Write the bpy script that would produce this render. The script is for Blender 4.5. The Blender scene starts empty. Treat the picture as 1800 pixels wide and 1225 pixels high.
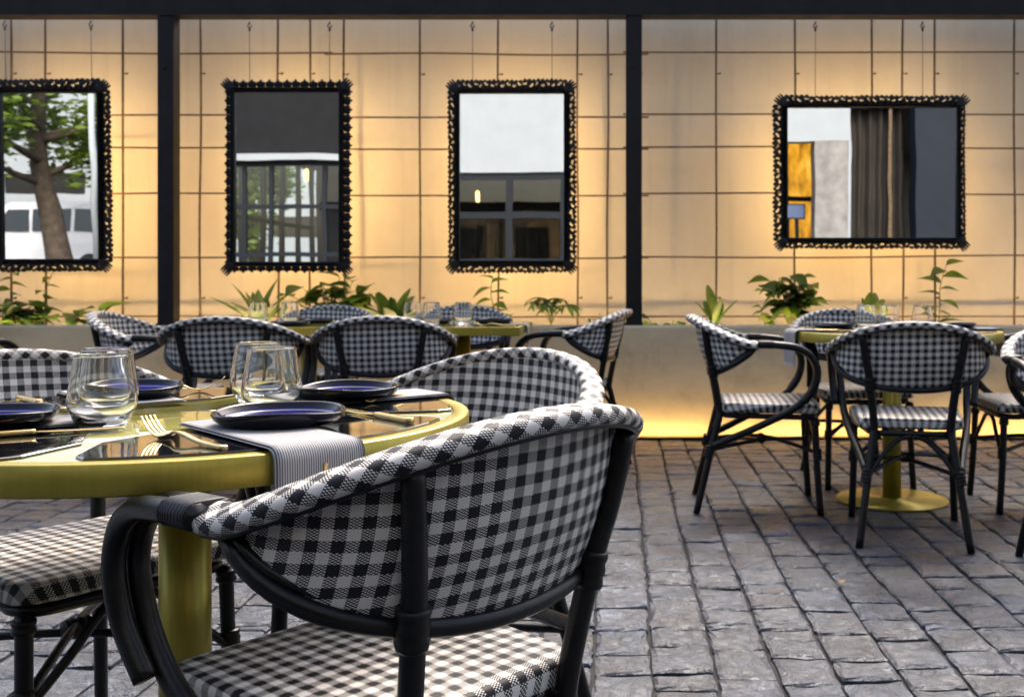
import bpy, math, random
from math import sin, cos, pi, radians, sqrt, floor
from mathutils import Vector, Matrix

random.seed(11)
S = bpy.context.scene
COL = S.collection

# ------------------------------------------------------------------ camera
CAM_H = 0.96
cam_data = bpy.data.cameras.new('camera')
cam = bpy.data.objects.new('camera', cam_data)
COL.objects.link(cam)
cam.location = (0, 0, CAM_H)
cam.rotation_euler = (radians(90), 0, 0)
cam_data.sensor_width = 36
cam_data.lens = 36.6
cam_data.shift_x = -0.1056
cam_data.shift_y = -0.0669
cam_data.clip_start = 0.05
cam_data.clip_end = 2000
cam_data.dof.use_dof = True
cam_data.dof.focus_distance = 1.40
cam_data.dof.aperture_fstop = 10.0
S.camera = cam

# ------------------------------------------------------------------ world, sun, exposure
SUN_EL, SUN_AZ = radians(50), radians(12)       # azimuth measured from +Y towards +X
w = bpy.data.worlds.new('World'); S.world = w; w.use_nodes = True
nt = w.node_tree
bg = nt.nodes['Background']
sky = nt.nodes.new('ShaderNodeTexSky'); sky.sky_type = 'NISHITA'; sky.sun_disc = False
sky.sun_elevation = SUN_EL; sky.sun_rotation = SUN_AZ
sky.air_density = 1.0; sky.dust_density = 6.0; sky.ozone_density = 1.0
nt.links.new(sky.outputs[0], bg.inputs[0]); bg.inputs[1].default_value = 0.12
sl = bpy.data.lights.new('sun', 'SUN'); sl.energy = 0.75; sl.angle = radians(20); sl.color = (1.0, 0.98, 0.95)
so = bpy.data.objects.new('sun', sl); COL.objects.link(so)
sd = Vector((sin(SUN_AZ) * cos(SUN_EL), cos(SUN_AZ) * cos(SUN_EL), sin(SUN_EL)))
so.rotation_euler = sd.to_track_quat('Z', 'Y').to_euler()
S.view_settings.view_transform = 'Standard'
S.view_settings.look = 'None'
S.view_settings.gamma = 1
S.view_settings.exposure = 1.75
S.view_settings.use_curve_mapping = False
S.cycles.use_denoising = True
S.cycles.max_bounces = 10
S.cycles.transmission_bounces = 10
S.cycles.glossy_bounces = 6
S.cycles.caustics_refractive = False
S.cycles.caustics_reflective = False
S.cycles.sample_clamp_indirect = 6

# ------------------------------------------------------------------ materials
class NT:
    """small node-tree helper"""
    def __init__(s, name):
        s.m = bpy.data.materials.new(name); s.m.use_nodes = True
        s.t = s.m.node_tree; s.b = s.t.nodes['Principled BSDF']; s.out = s.t.nodes['Material Output']
    def n(s, kind, **kw):
        x = s.t.nodes.new(kind)
        for k, v in kw.items(): setattr(x, k, v)
        return x
    def l(s, a, b): s.t.links.new(a, b)
    def put(s, sock, v):
        if hasattr(v, 'default_value') or hasattr(v, 'is_linked'): s.l(v, sock)
        else: sock.default_value = v
    def math(s, op, a, b=0.0, c=None):
        x = s.n('ShaderNodeMath', operation=op); s.put(x.inputs[0], a); s.put(x.inputs[1], b)
        if c is not None: s.put(x.inputs[2], c)
        return x.outputs[0]
    def mix(s, f, a, b):
        x = s.n('ShaderNodeMix', data_type='RGBA'); s.put(x.inputs[0], f); s.put(x.inputs[6], a); s.put(x.inputs[7], b)
        return x.outputs[2]
    def noise(s, vec, scale, detail=4, rough=0.55, dist=0.0):
        x = s.n('ShaderNodeTexNoise'); s.put(x.inputs['Vector'], vec)
        x.inputs['Scale'].default_value = scale; x.inputs['Detail'].default_value = detail
        x.inputs['Roughness'].default_value = rough; x.inputs['Distortion'].default_value = dist
        return x.outputs[0]
    def ramp(s, f, stops):
        x = s.n('ShaderNodeValToRGB'); s.put(x.inputs[0], f)
        e = x.color_ramp.elements
        while len(e) < len(stops): e.new(0.5)
        for i, (p, c) in enumerate(stops):
            e[i].position = p; e[i].color = c if len(c) == 4 else (*c, 1)
        return x.outputs[0]
    def pos(s): return s.n('ShaderNodeNewGeometry').outputs['Position']
    def obj(s): return s.n('ShaderNodeTexCoord').outputs['Object']
    def uv(s): return s.n('ShaderNodeTexCoord').outputs['UV']
    def rnd(s): return s.n('ShaderNodeObjectInfo').outputs['Random']
    def scale(s, v, k):
        x = s.n('ShaderNodeVectorMath', operation='MULTIPLY'); s.put(x.inputs[0], v); x.inputs[1].default_value = k
        return x.outputs[0]
    def bump(s, h, strength=0.3, dist=0.01):
        x = s.n('ShaderNodeBump'); x.inputs['Strength'].default_value = strength; x.inputs['Distance'].default_value = dist
        s.l(h, x.inputs['Height']); s.l(x.outputs[0], s.b.inputs['Normal'])
    def set(s, col=None, rough=None, metal=None, spec=None, coat=None, trans=None, ior=None):
        b = s.b.inputs
        if col is not None: s.put(b['Base Color'], col if hasattr(col, 'is_linked') else (*col, 1))
        if rough is not None: s.put(b['Roughness'], rough)
        if metal is not None: s.put(b['Metallic'], metal)
        if spec is not None: s.put(b['Specular IOR Level'], spec)
        if coat is not None: s.put(b['Coat Weight'], coat)
        if trans is not None: s.put(b['Transmission Weight'], trans)
        if ior is not None: s.put(b['IOR'], ior)
        return s.m

def plain(name, col, rough=0.5, metal=0.0, noise=0.0, nscale=30, bump=0.0, **kw):
    a = NT(name)
    if noise or bump:
        nz = a.noise(a.obj(), nscale, 5)
        if noise:
            dark = tuple(c * (1 - noise) for c in col); lite = tuple(min(1, c * (1 + noise)) for c in col)
            a.set(a.ramp(nz, [(0.3, dark), (0.7, lite)]))
            r2 = a.noise(a.obj(), nscale * 0.4, 3)
            a.set(rough=a.math('MULTIPLY_ADD', r2, 0.25, max(0.02, rough - 0.12)))
        else: a.set(col, rough)
        if bump: a.bump(nz, bump, 0.004)
        a.set(metal=metal, **kw)
    else:
        a.set(col, rough, metal, **kw)
    return a.m

def emit(name, col, strength):
    a = NT(name); a.set((0.05, 0.05, 0.05), 0.4)
    a.b.inputs['Emission Color'].default_value = (*col, 1); a.b.inputs['Emission Strength'].default_value = strength
    return a.m

def gingham(name, period=0.0285, tu=0.0030, tv=0.0017):
    a = NT(name); sp = a.n('ShaderNodeSeparateXYZ'); a.l(a.uv(), sp.inputs[0])
    u, v = sp.outputs[0], sp.outputs[1]
    wob = a.math('MULTIPLY_ADD', a.noise(a.obj(), 18, 2), 0.003, -0.0015)
    u2 = a.math('ADD', u, wob); v2 = a.math('ADD', v, wob)
    A = a.math('LESS_THAN', a.math('FLOORED_MODULO', u2, period), period * 0.5)
    B = a.math('LESS_THAN', a.math('FLOORED_MODULO', v2, period), period * 0.5)
    iu = a.math('FLOOR', a.math('DIVIDE', u, tu)); iv = a.math('FLOOR', a.math('DIVIDE', v, tv))
    par = a.math('FLOORED_MODULO', a.math('ADD', iu, iv), 2.0)
    fu = a.math('ABSOLUTE', a.math('SUBTRACT', a.math('FRACT', a.math('DIVIDE', u, tu)), 0.5))
    fv = a.math('ABSOLUTE', a.math('SUBTRACT', a.math('FRACT', a.math('DIVIDE', v, tv)), 0.5))
    wd = a.math('MULTIPLY', par, a.math('LESS_THAN', a.math('MAXIMUM', fu, fv), 0.43))
    AB = a.math('MULTIPLY', A, B)
    xo = a.math('SUBTRACT', a.math('ADD', A, B), a.math('MULTIPLY', AB, 2.0))
    dk = a.math('MAXIMUM', AB, a.math('MULTIPLY', xo, a.math('SUBTRACT', 1.0, wd)))
    gap = a.math('GREATER_THAN', a.math('MAXIMUM', fu, fv), 0.44)
    soil = a.noise(a.obj(), 9, 3)
    white = a.ramp(soil, [(0.3, (0.77, 0.70, 0.615)), (0.7, (0.85, 0.785, 0.705))])
    black = a.ramp(soil, [(0.3, (0.010, 0.009, 0.010)), (0.7, (0.016, 0.015, 0.016))])
    c = a.mix(dk, white, black)
    c = a.mix(a.math('MULTIPLY', gap, 0.3), c, (0.05, 0.045, 0.045, 1))
    a.set(c, 0.46, spec=0.22)
    hgt = a.math('SUBTRACT', 1.0, a.math('MAXIMUM', fu, fv))
    a.bump(hgt, 0.5, 0.0008)
    return a.m

M = {}
M['gingham'] = gingham('gingham_weave')
M['tube'] = plain('black_lacquered_cane', (0.0060, 0.0052, 0.0050), 0.33, noise=0.45, nscale=45, bump=0.22, spec=0.3)
M['wrap'] = plain('black_binding', (0.0070, 0.0062, 0.006), 0.36, noise=0.3, nscale=80, bump=0.15, spec=0.25)
a = NT('gold_paint')
nz = a.noise(a.obj(), 9, 6, 0.65); br = a.noise(a.scale(a.obj(), (70, 70, 3)), 3, 4, 0.6)
mixn = a.math('ADD', a.math('MULTIPLY', nz, 0.5), a.math('MULTIPLY', br, 0.5))
a.set(a.ramp(mixn, [(0.30, (0.31, 0.24, 0.026)), (0.70, (0.40, 0.32, 0.052))]), a.math('MULTIPLY_ADD', mixn, 0.25, 0.22), metal=0.5)
a.bump(br, 0.06, 0.002)
M['gold'] = a.m
a = NT('table_glass')
nz = a.noise(a.obj(), 3, 3)
a.set(a.ramp(nz, [(0.3, (0.34, 0.31, 0.085)), (0.7, (0.38, 0.35, 0.10))]), 0.035, spec=0.8, coat=0.6)
a.b.inputs['Coat Roughness'].default_value = 0.02
M['tabletop'] = a.m
M['matglass'] = plain('black_glass', (0.006, 0.006, 0.008), 0.05, spec=0.8, coat=0.5)
M['brass'] = plain('brushed_brass', (0.72, 0.52, 0.22), 0.22, metal=1.0, noise=0.12, nscale=40)
a = NT('plate_glaze')
nz = a.noise(a.obj(), 22, 5, 0.6)
a.set(a.ramp(nz, [(0.3, (0.003, 0.003, 0.025)), (0.75, (0.009, 0.010, 0.15))]), 0.10, spec=0.35); M['glaze'] = a.m
a = NT('plate_body')
nz = a.noise(a.obj(), 35, 5, 0.6)
a.set(a.ramp(nz, [(0.35, (0.0022, 0.0022, 0.004)), (0.8, (0.006, 0.006, 0.016))]), 0.14, spec=0.28); a.bump(nz, 0.12, 0.003); M['plate'] = a.m
M['glass'] = plain('clear_glass', (1, 1, 1), 0.0, trans=1.0, ior=1.45)
a = NT('napkin_stripes'); sp = a.n('ShaderNodeSeparateXYZ'); a.l(a.uv(), sp.inputs[0])
st = a.math('LESS_THAN', a.math('FLOORED_MODULO', sp.outputs[0], 0.0034), 0.0015)
a.set(a.mix(st, (0.45, 0.43, 0.415, 1), (0.11, 0.11, 0.125, 1)), 0.85)
a.bump(a.noise(a.obj(), 300, 2), 0.2, 0.001); M['napkin'] = a.m
# plaster wall: pale, with vertical formwork tone and stains
a = NT('plaster_wall'); p = a.pos()
big = a.noise(a.scale(p, (0.9, 1, 0.35)), 1.6, 6, 0.6)
fine = a.noise(p, 14, 6, 0.6)
c = a.ramp(big, [(0.3, (0.56, 0.485, 0.35)), (0.55, (0.67, 0.595, 0.44)), (0.75, (0.72, 0.645, 0.49))])
c = a.mix(a.math('MULTIPLY', fine, 0.25), c, (0.42, 0.37, 0.31, 1))
spot = a.ramp(a.noise(a.scale(p, (1, 1, 1)), 5.5, 6, 0.7), [(0.66, (0, 0, 0)), (0.74, (1, 1, 1))])
c = a.mix(a.math('MULTIPLY', spot, 0.22), c, (0.36, 0.31, 0.26, 1))
drip = a.ramp(a.noise(a.scale(p, (7, 1, 0.35)), 1.3, 6, 0.65), [(0.54, (0, 0, 0)), (0.72, (1, 1, 1))])
c = a.mix(a.math('MULTIPLY', drip, 0.28), c, (0.40, 0.345, 0.26, 1))
a.set(c, 0.85); a.bump(fine, 0.22, 0.012); M['plaster'] = a.m
a = NT('planter_concrete'); p = a.pos()
big = a.noise(a.scale(p, (1, 1, 1.5)), 2.2, 7, 0.62); fine = a.noise(p, 26, 5, 0.6)
c = a.ramp(big, [(0.28, (0.35, 0.275, 0.165)), (0.5, (0.50, 0.405, 0.255)), (0.72, (0.60, 0.495, 0.325))])
st = a.ramp(a.noise(a.scale(p, (1, 1, 0.6)), 4.5, 7, 0.7), [(0.58, (0, 0, 0)), (0.72, (1, 1, 1))])
c = a.mix(a.math('MULTIPLY', st, 0.3), c, (0.23, 0.185, 0.125, 1))
a.set(c, 0.7); a.bump(fine, 0.2, 0.01); M['concrete'] = a.m
# pavers
a = NT('stamped_stone'); p = a.pos()
tint = a.n('ShaderNodeAttribute', attribute_name='tint').outputs['Fac']
n1 = a.noise(p, 7, 7, 0.62, 0.6); n2 = a.noise(p, 30, 6, 0.65, 0.8); n3 = a.noise(a.scale(p, (1, 1.6, 1)), 2.0, 4)
c = a.ramp(n1, [(0.30, (0.013, 0.018, 0.030)), (0.45, (0.027, 0.036, 0.055)), (0.57, (0.052, 0.067, 0.096)), (0.70, (0.14, 0.165, 0.215))])
c = a.mix(a.math('MULTIPLY', a.math('SUBTRACT', 1.0, tint), 0.55), c, (0.045, 0.042, 0.043, 1))
c = a.mix(a.ramp(n3, [(0.55, (0, 0, 0)), (0.8, (0.3, 0.3, 0.3))]), c, (0.065, 0.060, 0.060, 1))
a.set(c, a.math('MULTIPLY_ADD', n2, 0.45, 0.13), spec=0.7)
hh = a.math('ADD', a.math('MULTIPLY', n1, 1.0), a.math('MULTIPLY', n2, 0.35)); a.bump(hh, 1.0, 0.034); M['paver'] = a.m
M['mortar'] = plain('joint_mortar', (0.014, 0.013, 0.013), 0.9, noise=0.4, nscale=60, bump=0.3)
M['rust'] = plain('rusty_rod', (0.12, 0.072, 0.032), 0.6, noise=0.45, nscale=25, bump=0.2)
M['steel'] = plain('dark_painted_steel', (0.0135, 0.0105, 0.0095), 0.55, noise=0.25, nscale=12, bump=0.05, spec=0.2)
M['carved'] = plain('black_carved_wood', (0.006, 0.0054, 0.0056), 0.4, noise=0.3, nscale=50, bump=0.2, spec=0.25)
a = NT('mirror_glass'); a.set((0.86, 0.89, 0.90), 0.0, 1.0)
a.bump(a.noise(a.obj(), 2.2, 1), 0.005, 0.1); M['mirror'] = a.m
M['wire'] = plain('hanging_wire', (0.10, 0.085, 0.07), 0.4, metal=0.8)
M['soil'] = plain('planter_soil', (0.022, 0.016, 0.011), 0.95, noise=0.5, nscale=40, bump=0.6)
def leafmat(name, c1, c2):
    a = NT(name); nz = a.noise(a.obj(), 12, 4)
    r = a.rnd()
    c = a.ramp(nz, [(0.3, c1), (0.7, c2)])
    c = a.mix(a.math('MULTIPLY', r, 0.45), c, (c2[0] * 1.5, c2[1] * 1.25, c2[2] * 0.8, 1))
    a.set(c, 0.4, spec=0.5)
    a.b.inputs['Subsurface Weight'].default_value = 0.0
    t = a.n('ShaderNodeBsdfTranslucent'); a.l(c, t.inputs[0])
    mx = a.n('ShaderNodeMixShader'); mx.inputs[0].default_value = 0.42
    a.l(a.b.outputs[0], mx.inputs[1]); a.l(t.outputs[0], mx.inputs[2]); a.l(mx.outputs[0], a.out.inputs[0])
    return a.m
M['leaf'] = leafmat('leaf_green', (0.040, 0.090, 0.014), (0.085, 0.165, 0.026))
M['leafdark'] = leafmat('leaf_dark', (0.018, 0.045, 0.012), (0.040, 0.085, 0.020))
M['leaflight'] = leafmat('leaf_light', (0.07, 0.13, 0.018), (0.14, 0.22, 0.035))
M['stem'] = plain('stem_green', (0.06, 0.06, 0.02), 0.6, noise=0.3)
M['bark'] = plain('bark', (0.06, 0.042, 0.027), 0.85, noise=0.45, nscale=8, bump=0.6)
WARM = (1.0, 0.63, 0.21)
M['led'] = emit('warm_led', WARM, 20)
M['ledmirror'] = emit('warm_led_mirror', (1.0, 0.64, 0.27), 19)
M['addedwash'] = emit('added_warm_wash', (1.0, 0.655, 0.31), 16)  # glow of the added strip that evens the wall light
M['white'] = plain('white_render', (0.32, 0.35, 0.365), 0.7, noise=0.05, nscale=3)
M['darkgrey'] = plain('charcoal_panel', (0.010, 0.0105, 0.012), 0.6, noise=0.2, nscale=4, spec=0.15)
M['bluegrey'] = plain('bluegrey_panel', (0.012, 0.017, 0.026), 0.6, noise=0.1, nscale=4, spec=0.2)
M['doorframe'] = plain('door_steel', (0.012, 0.015, 0.019), 0.5, spec=0.2)
M['pillar'] = plain('grey_concrete', (0.22, 0.21, 0.195), 0.7, noise=0.3, nscale=5, bump=0.2)
M['pane'] = plain('window_glass', (0.9, 0.95, 0.95), 0.0, trans=1.0, ior=1.45)
M['asphalt'] = plain('asphalt', (0.05, 0.05, 0.052), 0.85, noise=0.3, nscale=30, bump=0.3)
M['interior'] = plain('dark_interior', (0.06, 0.05, 0.042), 0.7, noise=0.3, nscale=2)
M['curtain'] = plain('brown_curtain', (0.018, 0.013, 0.009), 0.8, noise=0.3, nscale=3)
a = NT('amber_lit_glass'); nz = a.noise(a.scale(a.pos(), (3, 1, 1.2)), 2.2, 4, 0.6)
a.set((0.3, 0.15, 0.02), 0.4); a.l(a.ramp(nz, [(0.32, (0.10, 0.035, 0.002)), (0.55, (0.75, 0.33, 0.02)), (0.72, (1.0, 0.62, 0.10))]), a.b.inputs['Emission Color']); a.b.inputs['Emission Strength'].default_value = 0.42
M['amber'] = a.m
M['lamp'] = emit('pendant_glow', (1.0, 0.62, 0.2), 1.2)
M['screen'] = emit('lit_screen', (0.22, 0.42, 1.0), 0.09)
M['carwhite'] = plain('white_car_paint', (0.72, 0.73, 0.74), 0.25, coat=0.5)
M['carglass'] = plain('tinted_glass', (0.012, 0.014, 0.016), 0.05, spec=0.8)
M['rubber'] = plain('tyre_rubber', (0.015, 0.015, 0.015), 0.8)

# ------------------------------------------------------------------ mesh helpers
class MB:
    def __init__(s): s.v = []; s.f = []; s.uv = []; s.sm = []
    def add(s, verts, faces, uvs=None, smooth=True):
        o = len(s.v); s.v += [tuple(x) for x in verts]
        for i, f in enumerate(faces):
            s.f.append([o + k for k in f]); s.sm.append(smooth)
            s.uv.append(uvs[i] if uvs else [(0.0, 0.0)] * len(f))
        return s
    def mesh(s, name, mat):
        me = bpy.data.meshes.new(name); me.from_pydata(s.v, [], s.f)
        ul = me.uv_layers.new(name='UVMap')
        k = 0; flat = []
        for u in s.uv:
            for q in u: flat += [q[0], q[1]]
        ul.data.foreach_set('uv', flat)
        me.polygons.foreach_set('use_smooth', s.sm)
        me.materials.append(mat); me.update()
        return me
    def box(s, x0, x1, y0, y1, z0, z1, bev=0.0):
        if bev <= 0:
            v = [(x0, y0, z0), (x1, y0, z0), (x1, y1, z0), (x0, y1, z0), (x0, y0, z1), (x1, y0, z1), (x1, y1, z1), (x0, y1, z1)]
            return s.add(v, [(3, 2, 1, 0), (4, 5, 6, 7), (0, 1, 5, 4), (1, 2, 6, 5), (2, 3, 7, 6), (3, 0, 4, 7)], smooth=False)
        b = min(bev, (x1 - x0) / 2.01, (y1 - y0) / 2.01, (z1 - z0) / 2.01)
        V = []
        def ring(z, i):
            return [(x0 + i, y0 + i + b, z), (x0 + i + b, y0 + i, z), (x1 - i - b, y0 + i, z), (x1 - i, y0 + i + b, z), (x1 - i, y1 - i - b, z), (x1 - i - b, y1 - i, z), (x0 + i + b, y1 - i, z), (x0 + i, y1 - i - b, z)]
        R = [ring(z0, b * 0.8), ring(z0 + b, 0), ring(z1 - b, 0), ring(z1, b * 0.8)]
        for r in R: V += r
        F = [tuple(range(7, -1, -1)), tuple(range(24, 32))]
        for k in range(3):
            for i in range(8):
                j = (i + 1) % 8; F.append((k * 8 + i, k * 8 + j, k * 8 + 8 + j, k * 8 + 8 + i))
        return s.add(V, F, smooth=False)
    def obox(s, c, ax, ay, az):
        """oriented box: centre and three half-extent vectors"""
        c, ax, ay, az = map(Vector, (c, ax, ay, az)); v = []
        for k in (-1, 1):
            for i, j in ((-1, -1), (1, -1), (1, 1), (-1, 1)): v.append(c + ax * i + ay * j + az * k)
        return s.add(v, [(3, 2, 1, 0), (4, 5, 6, 7), (0, 1, 5, 4), (1, 2, 6, 5), (2, 3, 7, 6), (3, 0, 4, 7)], smooth=False)
    def lathe(s, prof, n=32, mod=None, closed=False, c=(0, 0, 0)):
        V = []; F = []; m = len(prof)
        for i in range(n):
            t = 2 * pi * i / n
            for (r, z) in prof:
                rr, zz = (mod(t, r, z) if mod else (r, z)); V.append((c[0] + rr * cos(t), c[1] + rr * sin(t), c[2] + zz))
        for i in range(n):
            j = (i + 1) % n
            for k in range(m if closed else m - 1):
                k2 = (k + 1) % m
                F.append((i * m + k, j * m + k, j * m + k2, i * m + k2))
        if not closed:
            if prof[0][0] > 1e-6: F.append(tuple(i * m for i in reversed(range(n))))
            if prof[-1][0] > 1e-6: F.append(tuple(i * m + m - 1 for i in range(n)))
        return s.add(V, F)
    def sweep(s, pts, prof, up=Vector((0, 0, 1)), closed=False, scale=None, caps=True, uvrot=0.0, frames=None, uoff=0.0):
        """sweep a closed 2D profile [(a,b)] along pts; a along side vector, b along up-ish normal"""
        n = len(pts); m = len(prof); P = [Vector(p) for p in pts]
        per = [0.0]
        for i in range(m):
            q, r = prof[i], prof[(i + 1) % m]; per.append(per[-1] + sqrt((q[0] - r[0]) ** 2 + (q[1] - r[1]) ** 2))
        T = []
        for i in range(n):
            if closed: t = P[(i + 1) % n] - P[i - 1]
            else: t = P[min(i + 1, n - 1)] - P[max(i - 1, 0)]
            T.append(t.normalized())
        if frames is None:
            frames = []
            u0 = Vector(up)
            if abs(u0.dot(T[0])) > 0.95: u0 = Vector((1, 0, 0)) if abs(T[0].x) < 0.8 else Vector((0, 1, 0))
            nrm = (u0 - T[0] * u0.dot(T[0])).normalized()
            for i in range(n):
                nrm = (nrm - T[i] * nrm.dot(T[i])).normalized(); frames.append((T[i].cross(nrm).normalized(), nrm))
        arc = [uoff]
        for i in range(1, n + 1): arc.append(arc[-1] + (P[i % n] - P[i - 1]).length)
        V = []; F = []; U = []
        cr, sr = cos(uvrot), sin(uvrot)
        def uvp(i, k): a_, b_ = arc[i], per[k]; return (a_ * cr - b_ * sr, a_ * sr + b_ * cr)
        for i in range(n):
            sd_, nn = frames[i]; k_ = scale(i / max(1, n - 1)) if scale else 1.0
            for (a_, b_) in prof: V.append(P[i] + sd_ * (a_ * k_) + nn * (b_ * k_))
        for i in range(n if closed else n - 1):
            j = (i + 1) % n
            for k in range(m):
                k2 = (k + 1) % m
                F.append((i * m + k, i * m + k2, j * m + k2, j * m + k))
                U.append([uvp(i, k), uvp(i, k + 1), uvp(i + 1, k + 1), uvp(i + 1, k)])
        if not closed and caps:
            F.append(tuple(reversed(range(m)))); U.append([(0, 0)] * m)
            F.append(tuple((n - 1) * m + k for k in range(m))); U.append([(0, 0)] * m)
        return s.add(V, F, U)
    def tube(s, pts, r, seg=8, scale=None, closed=False):
        return s.sweep(pts, [(r * cos(2 * pi * k / seg), r * sin(2 * pi * k / seg)) for k in range(seg)], scale=scale, closed=closed)
    def ellipsoid(s, c, r, n=8, m=5):
        prof = [(max(1e-7, sin(pi * k / m)) , -cos(pi * k / m)) for k in range(m + 1)]
        V = []; F = []
        for i in range(n):
            t = 2 * pi * i / n
            for (q, z) in prof: V.append((c[0] + r[0] * q * cos(t), c[1] + r[1] * q * sin(t), c[2] + r[2] * z))
        mm = m + 1
        for i in range(n):
            j = (i + 1) % n
            for k in range(m): F.append((i * mm + k, j * mm + k, j * mm + k + 1, i * mm + k + 1))
        return s.add(V, F)

def smooth(pts, k=5):
    """Catmull-Rom through the points"""
    P = [Vector(p) for p in pts]; out = []
    for i in range(len(P) - 1):
        p0 = P[max(i - 1, 0)]; p1 = P[i]; p2 = P[i + 1]; p3 = P[min(i + 2, len(P) - 1)]
        for q in range(k):
            t = q / k
            out.append(0.5 * ((2 * p1) + (p2 - p0) * t + (2 * p0 - 5 * p1 + 4 * p2 - p3) * t * t + (3 * p1 - p0 - 3 * p2 + p3) * t ** 3))
    out.append(P[-1]); return out

def put(name, me, parent=None, loc=None, rot=None, scl=None, label=None, cat=None, group=None, kind=None):
    o = bpy.data.objects.new(name, me); COL.objects.link(o)
    if parent: o.parent = parent
    if loc is not None: o.location = loc
    if rot is not None: o.rotation_euler = rot
    if scl is not None: o.scale = scl
    if label: o['label'] = label
    if cat: o['category'] = cat
    if group: o['group'] = group
    if kind: o['kind'] = kind
    return o
def thing(name, label, cat, loc=(0, 0, 0), rotz=0.0, group=None): return put(name, None, None, loc, (0, 0, rotz), None, label, cat, group)
def copy_tree(o, parent=None):
    c = o.copy(); COL.objects.link(c); c.parent = parent
    for ch in [x for x in o.children]: copy_tree(ch, c)
    return c
def boxobj(name, mat, parent, x0, x1, y0, y1, z0, z1, bev=0.0, **kw):
    return put(name, MB().box(x0, x1, y0, y1, z0, z1, bev).mesh(name, M[mat]), parent, **kw)

# ------------------------------------------------------------------ ground, street, floor
WALL_Y, PL_Y = 7.02, 6.365
put('ground', MB().box(-400, 400, -400, 400, -0.30, -0.022).mesh('ground', M['asphalt']), kind='structure')
floor_o = put('floor', MB().box(-7.2, 7.2, -2.4, WALL_Y + 0.3, -0.0205, -0.0135).mesh('floor', M['mortar']), kind='structure')

PW, X0 = 0.150, 0.0825
CUT = 2.862
def wob(c, y): return 0.0030 * sin(y * 2.1 + c * 1.7) + 0.0030 * sin(y * 6.3 + c * 2.9)
def slp(y, c): return 0.0 if abs(y - CUT) < 0.004 else 0.085 * sin(y * 377.0 + c * 5.0)
def paver_mesh_data(x0, x1, y0, y1, rng, mb, tints):
    n = 3; pts = []
    sides = [((x0, y0), (x1, y0)), ((x1, y0), (x1, y1)), ((x1, y1), (x0, y1)), ((x0, y1), (x0, y0))]
    for (p, q) in sides:
        for k in range(n):
            t = (k + (0.0 if k == 0 else rng.uniform(-0.12, 0.12))) / n
            j = rng.uniform(-0.0040, 0.0040)
            pts.append((p[0] + (q[0] - p[0]) * t + j, p[1] + (q[1] - p[1]) * t + rng.uniform(-0.0055, 0.0055)))
    cx, cy = (x0 + x1) / 2, (y0 + y1) / 2
    ci = round((x0 - 0.005 - X0) / PW); xa = X0 + ci * PW
    s0, s1 = slp(round(y0 - (0.0015 if abs(y0 - CUT) < 0.002 else 0.0052), 4), ci), slp(round(y1 + (0.0015 if abs(y1 - CUT) < 0.002 else 0.0052), 4), ci)
    q_ = []
    for (x, y) in pts:
        t = (x - xa) / PW; ty_ = (y - y0) / (y1 - y0)
        q_.append((x + (1 - t) * wob(ci, y) + t * wob(ci + 1, y), y + ((1 - ty_) * s0 + ty_ * s1) * (x - cx)))
    pts = q_
    z = rng.uniform(-0.0030, 0.0030); tx, ty = rng.uniform(-0.022, 0.022), rng.uniform(-0.022, 0.022)
    V = []; N = len(pts)
    for lv in range(3):
        for (x, y) in pts:
            dx, dy = x - cx, y - cy; L = sqrt(dx * dx + dy * dy)
            if lv == 0: V.append((x, y, -0.018))
            elif lv == 1: V.append((x, y, z - 0.0055 + tx * dx + ty * dy))
            else:
                k = max(0.0, (L - rng.uniform(0.005, 0.020)) / L); V.append((cx + dx * k, cy + dy * k, z + tx * dx + ty * dy))
    F = [tuple(range(2 * N, 3 * N))]
    for lv in range(2):
        for i in range(N):
            j = (i + 1) % N; F.append((lv * N + i, lv * N + j, lv * N + N + j, lv * N + N + i))
    mb.add(V, F, smooth=False); t = rng.random()
    tints += [t] * len(F)
rng = random.Random(5); stones = []
c0, c1 = int(floor((-7.1 - X0) / PW)), int(floor((7.1 - X0) / PW))
for c in range(c0, c1):
    xa = X0 + c * PW; y = -2.35 + rng.uniform(0, 0.2)
    while y < PL_Y - 0.12:
        L = rng.choice((0.11, 0.13, 0.14, 0.16, 0.18, 0.20)) + rng.uniform(-0.01, 0.01)
        y2 = min(y + L, PL_Y - 0.108)
        if PL_Y - 0.108 - y2 < 0.07: y2 = PL_Y - 0.108
        if y < CUT - 0.03 and y2 > CUT - 0.03 and y2 < CUT + 0.03: y2 = CUT + 0.031
        parts = [(y, y2)]
        if y < CUT - 0.02 and y2 > CUT + 0.02: parts = [(y, CUT), (CUT, y2)]
        for (p, q) in parts:
            gy0 = 0.0015 if abs(p - CUT) < 1e-6 else 0.0052; gy1 = 0.0015 if abs(q - CUT) < 1e-6 else 0.0052
            stones.append((xa + 0.0050, xa + PW - 0.0050, p + gy0, q - gy1))
        y = y2
def seen(st):
    x, y = (st[0] + st[1]) / 2, (st[2] + st[3]) / 2
    if y < 2.2: return 0
    u, v = 1090 + 1830 * x / y, 492 + 1830 * CAM_H / y
    if not (-60 < u < 1860 and v < 1290): return 0
    ar = (st[3] - st[2]) * (st[1] - st[0]) / y ** 3
    if u < 1000 and v < 880: ar *= 0.05
    if 380 < u < 950 and v > 930: ar *= 0.15
    if 1000 < u < 1040: ar *= 0.8
    return ar
order = sorted(stones, key=seen, reverse=True)
for st in order[:300]:
    mb = MB(); tt = []; paver_mesh_data(*st, rng, mb, tt)
    me = mb.mesh('paver', M['paver']); at = me.attributes.new('tint', 'FLOAT', 'FACE'); at.data.foreach_set('value', tt)
    put('paver', me, floor_o)
mb = MB(); tt = []
for st in order[300:]: paver_mesh_data(*st, rng, mb, tt)
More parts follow.
